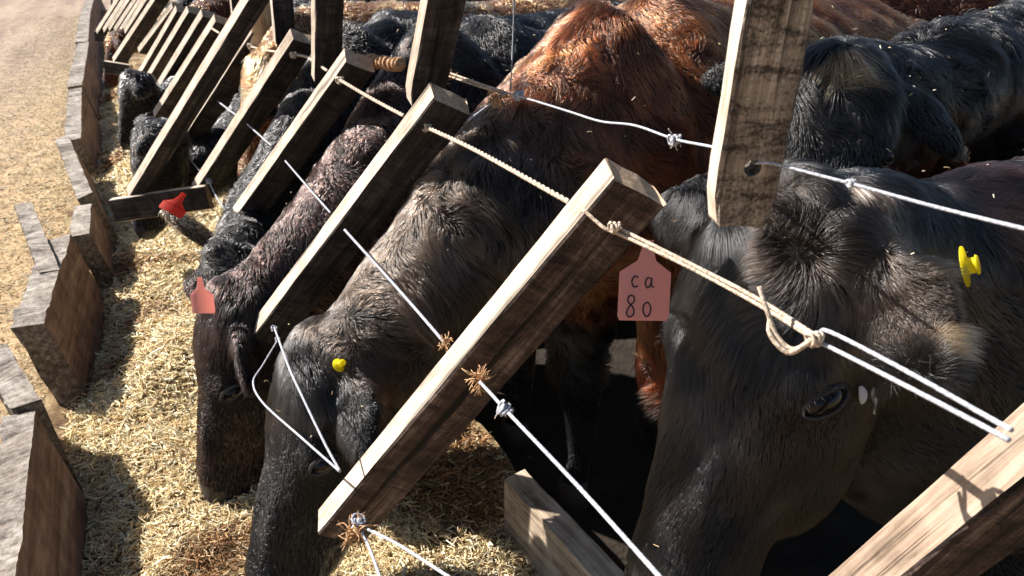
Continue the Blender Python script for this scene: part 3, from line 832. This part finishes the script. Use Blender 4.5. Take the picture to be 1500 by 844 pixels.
    def lenf(Q):
        q = hc_(Q); face = (q[:, 0] > .10) & (q[:, 0] < .62) & (np.abs(q[:, 1]) < .2) & (np.abs(q[:, 2] + .08) < .19)
        L = np.full(len(Q), neck_len)
        L = np.where(np.linalg.norm(Q - (W + ax * .6), axis=1) < .75, body_len, L)
        t = np.clip((q[:, 0] - .05) / .14, 0, 1)
        L = np.where(face, poll_len * (1 - t) + face_len * t, L)
        pol = np.exp(-(np.linalg.norm((q - V(.02, 0, -.02)) / V(.12, .15, .12), axis=1)) ** 2)
        L = L * (1 - pol) + poll_len * pol
        for b0, e in earax:
            t = np.clip((q - b0) @ e, .045, earlen); de = np.linalg.norm(q - b0 - t[:, None] * e, axis=1)
            L = np.where((de < .075) & ((q - b0) @ e > .035), .011 + .018 * (noise3(Q, 20, seed)[:, 0] > .2) + .02 * (t > earlen * .75) * (voxel < .0115), L)
        for e in eyes: L = L * np.clip(np.linalg.norm(Q - e, axis=1) / (.10 * sc), .3, 1)
        low = Q[:, 2] < .5
        return np.where(low & ~face, .012, L)
    def skip(Q):
        k = nose_mask(Q)
        for e in eyes: k |= np.linalg.norm(Q - e, axis=1) < .025 * sc
        return k
    _, cnt = hair_for(body_o, co, tr, nrm, flow, lenf, lambda Q: coat_color(zone, Q, seed), D0, label, seed, skip, lift=lift, origin=origin)
    # eyes with lids and lashes
    for q, e in zip((1, -1), eyes):
        o_ = unit(q * s * .9 + n_ * .38); lx = unit((h * .62 + n_ * .7) - o_ * ((h * .62 + n_ * .7) @ o_)); ly = np.cross(o_, lx)
        if ly @ h > 0: ly = -ly                                     # ly points up towards the poll
        c = e - o_ * .009 * sc
        ball = np.stack([lx, ly, o_])
        v1, f1 = ell(c, np.array((.026, .020, .020)) * sc, ball, 20, 12)
        mesh_obj('eyeball', v1, f1, [M['eye']], body_o, c, True)
        lids = []
        for up_, lift_, rr in ((1, .0145, .0050), (-1, .0122, .0035)):
            arc = [c + sc * (lx * .028 * math.cos(t) + ly * up_ * lift_ * math.sin(t) + o_ * (.006 + .008 * math.sin(t))) for t in np.linspace(0, math.pi, 14)]
            lids.append(tube(arc, [rr * sc * (.55 + .45 * math.sin(t)) for t in np.linspace(0, math.pi, 14)], 7, wob=.12, seed=seed))
        v1, f1 = join(lids); mesh_obj('eyelid', v1, f1, [M['nose']], body_o, c, True)
        lash = []; rgl = np.random.default_rng(seed)
        for t in np.linspace(.3, 2.8, 13):
            p0 = c + sc * (lx * .029 * math.cos(t) + ly * .0135 * math.sin(t) + o_ * (.008 + .008 * math.sin(t)))
            dr = unit(o_ * .9 + ly * .15 + lx * (.5 * math.cos(t) + .2 * rgl.normal())) * sc * .013 * rgl.uniform(.7, 1.1)
            lash.append(tube([p0, p0 + dr * .5 + ly * .001, p0 + dr - ly * .005], [.0004, .00035, .00015], 4))
        v1, f1 = join(lash); mesh_obj('eyelash', v1, f1, [M['lash']], body_o, c, True)
    for q in (1, -1):
        c = H(.515, q * .045, -.052)
        v1, f1 = ell(c, np.array((.016, .014, .010)) * sc, AX, 12, 8)
        mesh_obj('nostril', v1, f1, [M['ink']], body_o, c, True)
    for p in hooves:
        v1, f1 = loft([(p + V(0, 0, .05), ax, side, .05, .045), (p + V(0, 0, 0), ax, side, .058, .05), (p + V(0, 0, -.05), ax, side, .066, .055)], 12)
        mesh_obj('hoof', v1, f1, [M['hoof']], body_o, p, True)
    return body_o, dict(P=P, H=H, AX=AX, ears=ears, sc=sc, h=h, s=s, n=n_, count=cnt, hit=hit)

def ear_button(cow_o, c, nrm, r=.014, m='tagyellow'):
    nrm = unit(nrm)
    v1, f1 = tube([c, c + nrm * .002, c + nrm * .0022, c + nrm * .014, c + nrm * .0145, c + nrm * .017], [r, r, r * .42, r * .38, r * .5, r * .45], 16)
    mesh_obj('ear_button', v1, f1, [M[m]], cow_o, c, True)
def stroke(o, pts, C, X, Y, nrm, r=.0011):
    P = [C + X * a + Y * b + nrm * (.0016 + .0035 * (1 - (a / .037) ** 2) + .10 * (b / .039) * .012) for a, b in pts]
    return tube(spline(P, 5), r, 5)
def ear_tag(cow_o, C, X, Y, size=(.058, .068), m='tag', text=False):
    """soft rectangular tag with a neck; C = centre of the plate, X right, Y up"""
    X, Y = unit(X), unit(Y); nrm = np.cross(X, Y); w, hh = size[0] / 2, size[1] / 2
    out = [(-w, -hh + .006), (-w + .006, -hh), (w - .006, -hh), (w, -hh + .006), (w, hh - .012), (w * .35, hh + .004), (w * .22, hh + .02), (w * .22, hh + .032), (-w * .22, hh + .032), (-w * .22, hh + .02), (-w * .35, hh + .004), (-w, hh - .012)]
    rows = [(-hh, .92), (-hh + .006, 1), (-hh * .5, 1), (0, 1), (hh * .5, 1), (hh - .012, 1), (hh + .004, .36), (hh + .02, .22), (hh + .032, .22)]
    bend = lambda a, b: .0035 * (1 - (a / w) ** 2) * (1 if text else 1.6) + .10 * (b / hh) * .012
    cols_ = np.linspace(-1, 1, 9); vs = [C + X * w * k * c_ + Y * b + nrm * (z + bend(w * k * c_, b)) for z in (.001, -.001) for b, k in rows for c_ in cols_]
    nr, nc_ = len(rows), 9; off = nr * nc_; fs = []
    for j in range(nr - 1):
        for c_ in range(nc_ - 1):
            q = j * nc_ + c_; fs.append((q, q + 1, q + nc_ + 1, q + nc_)); fs.append((q + off + nc_, q + off + nc_ + 1, q + off + 1, q + off))
        fs.append((j * nc_, j * nc_ + nc_, j * nc_ + nc_ + off, j * nc_ + off)); q = j * nc_ + nc_ - 1; fs.append((q + off, q + nc_ + off, q + nc_, q))
    fs.append(tuple(range(nc_)) [::-1] + tuple(range(off, off + nc_))); q = (nr - 1) * nc_; fs.append(tuple(range(q, q + nc_)) + tuple(range(q + off + nc_ - 1, q + off - 1, -1)))
    t = mesh_obj('ear_tag', vs, fs, [M[m]], cow_o, C)
    if text:
        k = size[0] / .058
        S = lambda l, dx, dy, sx: [((a * sx + dx) * k, (b * sx + dy) * k) for a, b in l]
        cc = [(.9, 1.5), (.4, 1.7), (0, 1.0), (.3, .2), (.9, .3)]
        aa = [(.9, 1.4), (.3, 1.5), (0, .8), (.3, .1), (.8, .5), (.95, 1.5), (.95, .4), (1.3, .2)]
        e8 = [(.9, 2.6), (.3, 2.7), (.1, 2.0), (.8, 1.2), (.9, .4), (.4, 0), (0, .5), (.3, 1.3), (.9, 2.0), (.85, 2.6)]
        o0 = [(.6, 1.8), (.1, 1.5), (0, .7), (.4, 0), (.9, .3), (1.0, 1.2), (.6, 1.8)]
        parts = [stroke(t, S(cc, -.016, .004, .0075), C, X, Y, nrm), stroke(t, S(aa, -.001, .004, .0075), C, X, Y, nrm),
                 stroke(t, S(e8, -.020, -.027, .0085), C, X, Y, nrm), stroke(t, S(o0, -.002, -.026, .0085), C, X, Y, nrm)]
        v, f = join(parts); mesh_obj('lettering', v, f, [M['ink']], t, C)
    return t

def Z(*items):
    """zone description: (coat, mix, centre, radius) blobs over a base coat"""
    def zone(P):
        out = [(np.full(len(P), .35), items[0][0], items[0][1])]
        for nm, mx, c, r in items[1:]: out.append((fall(P, c, r) * 3.0, nm, mx))
        return out
    return zone

total = 0
# A: nearest cow
cA, iA = cow('nearest black cow with shaggy poll, big open eye, yellow button and pink numbered tag', (.722, .765, 1.405), (19, 69, 14), 1.17,
             [(1.0, .76, 1.19, .15, .26), (1.27, .74, 1.08, .23, .37), (1.55, .70, 1.02, .27, .40)], [(2.0, .58, 1.0, .33, .38), (2.6, .36, 1.0, .34, .38), (3.0, .2, 1.02, .22, .28)],
             Z(('black', .5), ('blackbrown', .45, (.80, .72, 1.40), .09), ('brownblack', .7, (1.6, .7, 1.4), .45), ('black', .2, (.85, .5, .95), .3)), 101,
             earL=(.55, .8, .02), earR=(.0, -.95, -.15), voxel=.011, D0=170000, face_len=.021, poll_len=.062, neck_len=.026, body_len=.026, earlen=.15, neck_flow=(.55, -.35, -.35), lift=.55, marks=(('tan', .1, 1390, 495, .014), ('blackbrown', .5, 1330, 420, .05)))
total += iA['count']
C_ = at(944, 428, 1.08); ear_tag(cA, C_, RT * .97 + FW * .2 + UP * -.02, UP * .98 + RT * .04, (.074, .078), 'tag', True)
p_, _n = iA['hit'](1384, 392); print('btnA', (p_ - CAM) @ FW); ear_button(cA, p_ - FW * .045, -FW * .6 + RT * .75 + UP * .15, .027)
for (u0, v0, u1, v1) in ((1254, 560, 1255, 590), (1271, 562, 1276, 604)):  # two short white marks beside the left eye
    p0, n0 = iA['hit'](u0, v0); p1, n1 = iA['hit'](u1, v1); nn = unit(n0 + n1)
    v_, f_ = ell((p0 + p1) / 2 + nn * .007, (.0065, np.linalg.norm(p1 - p0) / 2, .003), np.stack([unit(np.cross(p1 - p0, nn)), unit(p1 - p0), nn]), 12, 8)
    v_ = v_ + noise3(v_, 90, 3) * .0035
    mesh_obj('white_mark', v_, f_, [M['whitemark']], cA, (p0 + p1) / 2, True)
# D
cD, iD = cow('black headed cow with brown mane and red brown shoulders eating behind the thick split board', tuple(on(436, 512, 1.50)), (25, 67, 18), 1.12,
             [(*on(550, 525, 1.48), .125, .145), (*on(652, 415, 1.50), .155, .17), (*on(765, 315, 1.55), .185, .25), (*on(910, 215, 1.64), .25, .37)], [(1.45, 1.75, 1.17, .32, .42), (2.1, 2.0, 1.14, .36, .43), (2.7, 2.25, 1.10, .26, .32)],
             Z(('black', .7), ('blackbrown', .9, (.60, 1.5, 1.15), .34), ('blackbrown', .5, tuple(on(835, 60, 1.75)), .17), ('redbrown', .4, (1.25, 1.65, 1.3), .50), ('redbrown', .5, (2.0, 2.0, 1.3), .7), ('redbrown', .15, (1.0, 1.3, .9), .3), ('tan', .3, (1.05, 1.45, .12), .16)), 202,  # small blackbrown shoulder blob: dark coat band with shadow bands painted in
             earL=(.55, .8, -.05), earR=(.2, -.9, -.3), voxel=.012, D0=120000, face_len=.013, poll_len=.03, neck_len=.042, body_len=.030, earlen=.17, neck_flow=(.25, -.45, -.65), lift=.55)
total += iD['count']
p_, _n = iD['hit'](499, 534); ear_button(cD, p_ - FW * .02, -FW * .5 + RT * .6 + UP * .4, .014)
# B
cB, iB = cow('black cow looking over the nearest one with a tan spot on its shaggy poll', tuple(on(1240, 92, 1.24)), (42, 56, -5), .98,
             [(*on(1330, 150, 1.36), .12, .13), (*on(1430, 110, 1.45), .14, .15), (*on(1600, 120, 1.5), .22, .28)], [(2.8, 1.5, 1.12, .30, .38), (3.6, 1.35, 1.12, .30, .38), (3.9, 1.35, 1.12, .2, .28)],
             Z(('black', .5)), 303, earL=(.5, .8, -.3), earR=(.1, -.95, 0), voxel=.012, D0=120000,
             face_len=.03, poll_len=.06, neck_len=.05, body_len=.03, earlen=.21, neck_flow=(.3, -.3, -.5), lift=.6, marks=(('tan', .8, 1240, 100, .030),))
total += iB['count']
# E
cE, iE = cow('dark brown cow whose whole muzzle shows, eating straw left of the black headed cow', (.065, 2.05, .855), (14, 77, 12), 1.14,
             [(*on(412, 432, 2.10), .12, .135), (*on(492, 348, 2.15), .145, .16), (*on(575, 252, 2.22), .17, .19), (*on(675, 160, 2.35), .24, .30)], [(1.3, 2.5, 1.08, .30, .37), (1.9, 2.7, 1.08, .33, .40), (2.5, 2.95, 1.08, .25, .3)],
             Z(('brownblack', .35), ('brownblack', .95, (.45, 2.1, 1.1), .3), ('black', .6, (1.2, 2.3, 1.3), .5), ('black', .6, (1.9, 2.7, 1.3), .6)), 404,
             earL=(.75, .45, -.1), earR=(.05, -.75, .45), voxel=.013, D0=110000, face_len=.014, poll_len=.03, neck_len=.034, body_len=.03, earlen=.16, neck_flow=(.25, -.4, -.65))
total += iE['count']
ear_tag(cE, at(297, 442, 2.0), RT + FW * .2, UP * .95 - RT * .1, (.055, .06), 'tag')
# F: mostly hidden
cF, iF = cow('dark cow mostly hidden behind the boards, its blurry grey ear raised with a red tag', tuple(on(304, 378, 2.45)), (5, 80, 0), 1.0,
             [(*on(365, 345, 2.7), .10, .12), (*on(410, 285, 2.75), .13, .14), (*on(470, 210, 2.85), .16, .19), (*on(545, 135, 3.0), .24, .3)], [(1.35, 2.98, 1.08, .30, .37), (2.0, 3.2, 1.08, .32, .39), (2.5, 3.4, 1.08, .24, .3)],
             Z(('black', .7), ('tan', .1, tuple(on(265, 330, 2.6)), .10)), 505, earL=(.3, .8, -.3), earR=(-.55, -.45, .7), voxel=.012, D0=90000, earlen=.23, twist=(0, 80))
total += iF['count']
ear_tag(cF, at(254, 305, 2.15), RT * .85 - UP * .45, UP * .75 + RT * .5 + FW * .3, (.07, .034), 'tagred')
# orange cow
cO, iO = cow('orange brown cow holding its head low behind the fence beside the pale post', tuple(on(370, 95, 3.3)), (15, 74, 0), .95,
             [(*on(456, 62, 3.5), .12, .14), (1.15, 3.4, 1.25, .18, .23), (1.5, 3.5, 1.15, .24, .32)], [(1.9, 3.6, 1.1, .3, .38), (2.6, 3.8, 1.1, .32, .39), (3.0, 3.9, 1.1, .22, .3)],
             Z(('orange', .5)), 606, voxel=.02, D0=90000)
total += iO['count']
# G
cG, iG = cow('grey black cow with its head down in the trough beyond the crosspiece', tuple(on(200, 190, 3.65)), (1.7, 76, 3.8), .88,
             [(*on(255, 265, 3.78), .08, .10), (*on(312, 245, 3.85), .12, .14), (*on(385, 195, 3.95), .17, .2), (*on(450, 130, 4.1), .24, .3)], [(1.35, 4.0, 1.08, .3, .37), (2.0, 4.2, 1.08, .32, .39), (2.5, 4.4, 1.05, .24, .3)],
             Z(('black', .9), ('tan', .4, tuple(on(180, 202, 3.5)), .07)), 707, voxel=.02, D0=80000, earR=(-.1, -.95, .3), earL=(.1, .9, .2))
total += iG['count']
cH, iH = cow('small far grey black cow with a pink tag in its ear', tuple(on(180, 112, 5.2)), (0, 74, 0), .8,
             [(*on(218, 165, 5.3), .09, .11), (*on(255, 152, 5.4), .12, .14), (*on(300, 132, 5.5), .16, .2), (*on(360, 105, 5.7), .24, .3)], [(1.4, 5.2, 1.05, .3, .37), (2.0, 5.4, 1.05, .32, .39), (2.5, 5.5, 1.05, .24, .3)],
             Z(('black', .9)), 808, voxel=.025, D0=70000)
ear_tag(cH, at(186, 127, 4.6), RT, UP, (.055, .055), 'tag')
total += iH['count']
cI, iI = cow('far red brown cow with its head over the trough wall', tuple(on(160, 52, 7.9)), (0, 70, 0), .85,
             [(.12, 7.95, .90, .12, .13), (.42, 8.0, .90, .15, .18), (.9, 8.0, 1.0, .24, .31)], [(1.4, 8.0, 1.05, .3, .37), (2.0, 8.0, 1.05, .32, .39), (2.5, 8.1, 1.05, .24, .3)],
             Z(('redbrown', .5), ('orange', .1, tuple(on(150, 80, 7)), .2)), 909, voxel=.028, D0=60000)
total += iI['count']
extra = [((.5, 6.3, .80), 'black', 'dark cow far down the row between the tagged one and the red one'), ((.3, 8.9, .80), 'black', 'far black cow beyond the red brown one'),
         ((.3, 10.2, .80), 'brownblack', 'farthest brown cow at the end of the fence'), ((.7, 4.5, .85), 'blackbrown', 'dark cow behind the long slanted board')]
extra_bodies = True
for i, (p, ct, lb) in enumerate(extra):
    x, y, z = p
    _, ii = cow(lb, p, (0, 72, 0), 1.0, [(x + .25, y + .03, z - .04, .13, .16), (x + .5, y + .06, .97, .17, .22), (x + .85, y + .12, 1.05, .24, .31)],
                [(x + 1.35, y + .2, 1.07, .3, .37), (x + 2, y + .35, 1.07, .32, .39), (x + 2.5, y + .5, 1.05, .24, .3)], Z((ct, .5)), 1000 + i, voxel=.03, D0=50000)
    total += ii['count']
for lb, p, ang, nk_, bd_, ct, sd_ in (
    ('red brown cow standing in the pen behind the black one with the tan poll', (2.35, 3.15, 1.42), (70, 40, 0), [(2.6, 3.1, 1.42, .16, .2), (2.85, 3.0, 1.38, .2, .26), (3.15, 2.9, 1.22, .26, .36)], [(3.6, 2.75, 1.2, .33, .41), (4.3, 2.5, 1.18, .34, .42), (4.8, 2.35, 1.18, .25, .32)], 'redbrown', 1201),
    ('brown cow standing in the pen beyond the feeding cattle at the top edge', (2.3, 5.2, 1.3), (20, 50, 0), [(2.55, 5.2, 1.35, .16, .2), (2.8, 5.1, 1.33, .2, .26), (3.1, 5.0, 1.2, .26, .36)], [(3.5, 4.8, 1.18, .33, .41), (4.2, 4.5, 1.16, .34, .42), (4.8, 4.3, 1.16, .25, .32)], 'redbrown', 1202),
    ('black cow standing far back in the pen at the top edge', (2.6, 7.5, 1.25), (20, 50, 0), [(2.9, 7.5, 1.3, .16, .2), (3.2, 7.4, 1.28, .2, .26), (3.5, 7.3, 1.15, .26, .36)], [(4.0, 7.1, 1.14, .33, .41), (4.8, 6.9, 1.12, .34, .42), (5.4, 6.7, 1.12, .25, .32)], 'black', 1203),
    ('dark brown cow standing behind the red one near the top right corner', (4.2, 4.6, 1.42), (200, 30, 0), [(4.0, 4.4, 1.42, .16, .2), (3.9, 4.15, 1.38, .2, .26), (4.2, 3.95, 1.25, .26, .36)], [(4.8, 3.8, 1.22, .33, .42), (5.6, 3.6, 1.2, .34, .43), (6.2, 3.5, 1.2, .25, .32)], 'redbrown', 1204)):
    _, ii = cow(lb, p, ang, 1.0, nk_, bd_, Z((ct, .35)), sd_, voxel=.028, D0=70000, group='cattle standing in the pen'); total += ii['count']
print('STRANDS', total)

# straw bits caught in the coats
pts = []
rc = np.random.default_rng(77)
for c_o, k in ((cA, 60), (cB, 50), (cD, 110), (cE, 60)):
    m_ = c_o.data; nv = len(m_.vertices); q = np.empty(nv * 3); m_.vertices.foreach_get('co', q); q = q.reshape(-1, 3) + np.array(c_o.location)
    w = np.empty(nv * 3); m_.vertices.foreach_get('normal', w); w = w.reshape(-1, 3)
    ok = np.nonzero((w[:, 2] > .25) & (q[:, 0] < 2.2))[0]; sel = rc.choice(ok, k); pts.append(q[sel] + w[sel] * rc.uniform(.014, .03, (k, 1)))
pts = np.vstack(pts); n = len(pts)
strew('straw_bits', n, pts, rc.normal(size=n) * .5, rc.uniform(.003, .012, n), rc.uniform(.0008, .0018, n), straw_cols(np.full(n, .9), rc),
      label='tiny pale straw bits caught in the coats of the nearest cattle', cat='straw', kind='stuff')

# ------------------------------------------------------------------ ropes
def rope(name, strands, r, m, label, group='ropes tying the fence boards', cat='rope', twist=None, knots=()):
    if twist is None: twist = m is M['rope'] and len(strands) == 1
    """each strand: list of world points. Sub-strands twist round each other"""
    parts = []
    for S in strands:
        P = spline(S, 10); L = np.r_[0, np.cumsum(np.linalg.norm(np.diff(P, axis=0), axis=1))]
        nn = max(8, int(L[-1] / (r * 1.2))); nn = min(nn, 220)
        t = np.linspace(0, L[-1], nn); Q = np.stack([np.interp(t, L, P[:, j]) for j in range(3)], 1)
        T = np.gradient(Q, axis=0); T /= np.linalg.norm(T, axis=1, keepdims=True) + 1e-9
        a = np.cross(T, V(.3, .2, .9)); a /= np.linalg.norm(a, axis=1, keepdims=True); b = np.cross(T, a)
        for k in range(3 if twist else 1):
            ph = t / (r * 5.5) * 2 * math.pi / 2 + k * 2 * math.pi / 3
            off = (a * np.cos(ph)[:, None] + b * np.sin(ph)[:, None]) * r * .48 * (1 if twist else 0)
            parts.append(tube(Q + off, r * (.58 if twist else 1), 6))
    for c, kr, kd in knots:
        c = np.asarray(c); rg = np.random.default_rng(int(abs(c[0] * 1e4)) % 999)
        d = unit(kd)
        a = unit(np.cross(d, V(.2, .9, .3))); b = np.cross(d, a)
        for j in range(3):
            pts = []
            for t in np.linspace(0, 2 * math.pi, 14):
                pts.append(c + d * (kr * .55 * (j - 1) + kr * .35 * math.sin(t + j)) + (a * math.cos(t) + b * math.sin(t)) * kr * (.8 + .15 * rg.uniform(-1, 1)))
            parts.append(tube(np.array(pts), r * .85, 6, close=False))
        parts.append(ell(c, (kr * .75,) * 3, None, 10, 7))
    v, f = join(parts); o = mesh_obj(name, v, f, [m], None, strands[0][0], True)
    tag(o, label, cat, group); return o
def fray(c, n, L, r, m, label, d=V(0, 0, -1), spread=1.0, seed=0):
    rg = np.random.default_rng(seed); parts = []
    for i in range(n):
        q = unit(unit(d) * .5 + rg.normal(size=3) * spread); e = unit(q + rg.normal(size=3) * .7)
        l = L * rg.uniform(.4, 1.1); p0 = c + rg.normal(size=3) * L * .12
        parts.append(tube(spline([p0, p0 + q * l * .5, p0 + (q + e) * l * .45], 4), [r, r, r, r, r, r, r, r, r * .4][:9], 4))
    v, f = join(parts); o = mesh_obj('frayed_twine', v, f, [m], None, c, True); tag(o, label, 'twine', 'frayed twine ends on the fence'); return o
def coil(A, B, r, turns, rr, m, label):
    A, B = np.asarray(A), np.asarray(B); d = B - A; u = unit(np.cross(d, V(0, 0, 1))); w = unit(np.cross(d, u)); rg = np.random.default_rng(7)
    pts = [A + d * t + (u * math.cos(turns * 6.283 * t) + w * math.sin(turns * 6.283 * t)) * r * (1 + .12 * math.sin(t * 40)) for t in np.linspace(0, 1, turns * 10)]
    v, f = tube(pts, rr, 6); v2, f2 = tube([A, B], r * .9, 10); v, f = join([(v, f), (v2, f2)])
    o = mesh_obj('twine_wrap', v, f, [m], None, A, True); tag(o, label, 'twine'); return o

# upper rope through the slanted boards, getting nearer
a = at
rope('rope', [[a(624, 186, 1.60), a(700, 222, 1.40), a(835, 297, 1.10)]], .0042, M['rope'], 'cream rope from the second slanted board to the one in front of the pink tag', knots=[(a(625, 186, 1.6), .008, V(1, 0, 0))])
rope('rope', [[a(855, 308, .985), a(885, 334, .965), a(905, 342, .955), a(1010, 392, .88), a(1110, 446, .80), a(1190, 495, .72)],
              [a(905, 334, .96), a(1010, 386, .88), a(1110, 438, .80), a(1195, 492, .72)],
              [a(1190, 497, .72), a(1162, 512, .73), a(1138, 492, .74), a(1122, 450, .745), a(1112, 420, .75)],
              [a(1188, 500, .72), a(1155, 517, .73), a(1128, 490, .74), a(1128, 462, .75)]], .0024, M['rope'],
     'doubled cream rope with loops across the forehead of the nearest cow', knots=[(a(900, 334, .95), .007, V(1, -.5, 0)), (a(1193, 497, .72), .007, V(1, -.5, 0))])
rope('rope', [[a(1200, 492, .72), a(1215, 486, .71), a(1330, 545, .62), a(1449, 612, .55), a(1482, 630, .53)], [a(1200, 503, .72), a(1218, 510, .71), a(1330, 567, .62), a(1443, 626, .55), a(1478, 645, .53)]], .0021, M['ropew'],
     'doubled white rope from the knot above the eye to the nearest slanted board')
rope('rope', [[a(496, 116, 2.1), a(540, 142, 1.95), a(592, 170, 1.78)]], .0045, M['rope'], 'cream rope between the third and second slanted boards', knots=[(a(498, 118, 2.1), .009, V(1, 0, 0))])
rope('rope', [[a(430, 80, 2.7), a(450, 84, 2.6), a(480, 104, 2.3)]], .0045, M['rope'], 'pale rope at the tops of the slanted boards left of the frayed twine', knots=[(a(430, 81, 2.68), .01, V(1, 0, 0))])
rope('rope', [[a(367, 68, 3.25), a(385, 73, 3.1), a(405, 76, 2.95)]], .0045, M['rope'], 'short pale rope in front of the pale wooden post', knots=[(a(367, 68, 3.25), .011, V(1, 0, 0))])
rope('rope', [[a(311, 42, 4.1), a(322, 49, 3.9)]], .006, M['rope'], 'tiny pale rope stub at the top of the boards behind the long one')
# middle ropes
rope('rope', [[a(505, 337, 1.68), a(580, 420, 1.5), a(652, 503, 1.32)]], .0030, M['ropew'], 'white cord from the middle of the second slanted board toward the thick split one')
fray(a(652, 503, 1.30), 26, .03, .0009, M['twine'], 'brown frayed twine behind the middle edge of the thick split board', seed=3)
rope('rope', [[a(703, 560, 1.13), a(722, 580, 1.10), a(740, 600, 1.06), a(850, 716, .88), a(975, 855, .70)]], .0027, M['ropew'],
     'white cord running from the thick split board down out of the bottom of the picture', knots=[(a(739, 600, 1.06), .010, V(1, -1, -1))])
fray(a(703, 555, 1.14), 46, .032, .0009, M['twine'], 'orange brown frayed twine on the face of the thick split board', seed=4)
fray(a(739, 600, 1.06), 18, .018, .0008, M['rope'], 'pale frayed tuft at the knot below the thick split board', seed=5)
rope('rope', [[a(418, 236, 2.3), a(450, 273, 2.15), a(484, 312, 1.98)]], .0026, M['ropew'], 'white cord between the third and second slanted boards at mid height')
rope('rope', [[a(362, 182, 2.85), a(398, 214, 2.6)]], .003, M['ropew'], 'short white cord between the fourth and third slanted boards')
rope('rope', [[a(317, 147, 3.5), a(346, 169, 3.2)]], .0035, M['ropew'], 'tiny white cord left of the fourth slanted board')
# lower ropes
rope('rope', [[a(345, 342, 2.55), a(352, 365, 2.5), a(362, 395, 2.38), a(384, 440, 2.2)], [a(348, 345, 2.55), a(350, 372, 2.5), a(366, 392, 2.38), a(384, 438, 2.2)]], .0024, M['ropew'],
     'twisted pale cord at the lower end of the third slanted board', knots=[(a(345, 342, 2.55), .010, V(1, 0, 0))])
rope('rope', [[a(402, 480, 1.93), a(408, 497, 1.72), a(424, 540, 1.50), a(440, 575, 1.40), a(475, 648, 1.30), a(498, 690, 1.25)], [a(406, 500, 1.86), a(385, 535, 1.78), a(371, 560, 1.70), a(385, 590, 1.58), a(440, 640, 1.38), a(498, 691, 1.25)]], .0022, M['ropew'],
     'white cord loop hanging over the face of the black headed cow', knots=[(a(402, 482, 1.97), .008, V(0, 0, 1)), (a(407, 498, 1.95), .006, V(0, 0, 1))])
rope('rope', [[a(524, 766, 1.30), a(540, 800, 1.25), a(562, 860, 1.15)], [a(530, 772, 1.30), a(580, 796, 1.2), a(665, 850, 1.05)]], .0026, M['ropew'], 'two pale cords leaving the lower end of the thick split board',
     knots=[(a(526, 766, 1.29), .013, V(0, 0, 1))])
fray(a(520, 780, 1.28), 60, .04, .0010, M['twine'], 'brown frayed twine tuft at the bottom of the thick split board', seed=6)
rope('rope', [[a(306, 266, 3.05), a(318, 290, 2.95), a(330, 308, 2.8)]], .003, M['ropew'], 'short pale cord at the foot of the fourth slanted board', knots=[(a(306, 266, 3.05), .011, V(0, 0, 1))])
rope('rope', [[a(270, 222, 3.5), a(282, 238, 3.4), a(292, 250, 3.25)]], .003, M['ropew'], 'pale cord stub beside the fifth slanted board')
# far-side rope with brown twine
rope('rope', [[a(462, 72, 2.62), a(500, 76, 2.5), a(535, 84, 2.35)]], .0055, M['rope'], 'thick pale rope between the hanging boards')
coil(a(536, 88, 2.3), a(588, 96, 2.15), .016, 9, .0045, M['twine'], 'orange brown twine wrapped round the rope left of the frayed hanging board')
fray(a(492, 74, 2.5), 60, .045, .0016, M['twine'], 'ball of orange twine on the rope by the third hanging board', seed=8)
fray(a(640, 110, 1.75), 90, .05, .0013, M['twine'], 'brown frayed twine at the lower end of the second hanging board', seed=9)
rope('rope', [[a(655, 106, 1.76), a(700, 122, 1.68), a(742, 136, 1.6)], [a(655, 111, 1.76), a(700, 126, 1.68), a(742, 138, 1.6)]], .0028, M['rope'], 'doubled brown rope right of the frayed hanging board')
rope('rope', [[a(738, 138, 1.6), a(715, 155, 1.6), a(685, 177, 1.6)]], .0022, M['ropew'], 'short stray cord end hanging at the knotted rope joint')
fray(a(728, 142, 1.6), 60, .035, .0012, M['twine'], 'orange brown twine knot where the thin wire meets the rope', seed=10)
rope('rope', [[a(742, 136, 1.6), a(790, 150, 1.5), a(835, 164, 1.4), a(880, 178, 1.32), a(930, 184, 1.22), a(988, 204, 1.12), a(1046, 216, 1.0), a(1100, 232, .9)]], .0021, M['ropew'],
     'thin white cord from the twine knot to the nearest hanging board', knots=[(a(988, 205, 1.12), .009, V(1, -.5, 0)), (a(760, 140, 1.57), .010, V(1, 0, 0))])
fray(a(988, 206, 1.12), 24, .018, .0008, M['rope'], 'pale frayed tuft on the white cord left of the nearest hanging board', seed=12)
rope('rope', [[a(1102, 240, .785), a(1110, 239, .752), a(1128, 239, .742), a(1145, 243, .738), a(1250, 270, .68), a(1370, 303, .61), a(1520, 340, .52)]], .0015, M['ropew'],
     'thin white cord from the rope hole out to the right edge', knots=[(a(1138, 241, .77), .006, V(1, -.5, 0)), (a(1247, 269, .682), .0035, V(1, -.5, 0))])
o = rope('wire', [[a(752, -40, 1.62), a(752, 60, 1.62), a(747, 132, 1.6)], [a(755, -40, 1.62), a(751, 60, 1.62), a(748, 132, 1.6)]], .0012, M['wire'], 'thin dark wire hanging straight down to the twine knot', group=None, cat='wire', twist=False)
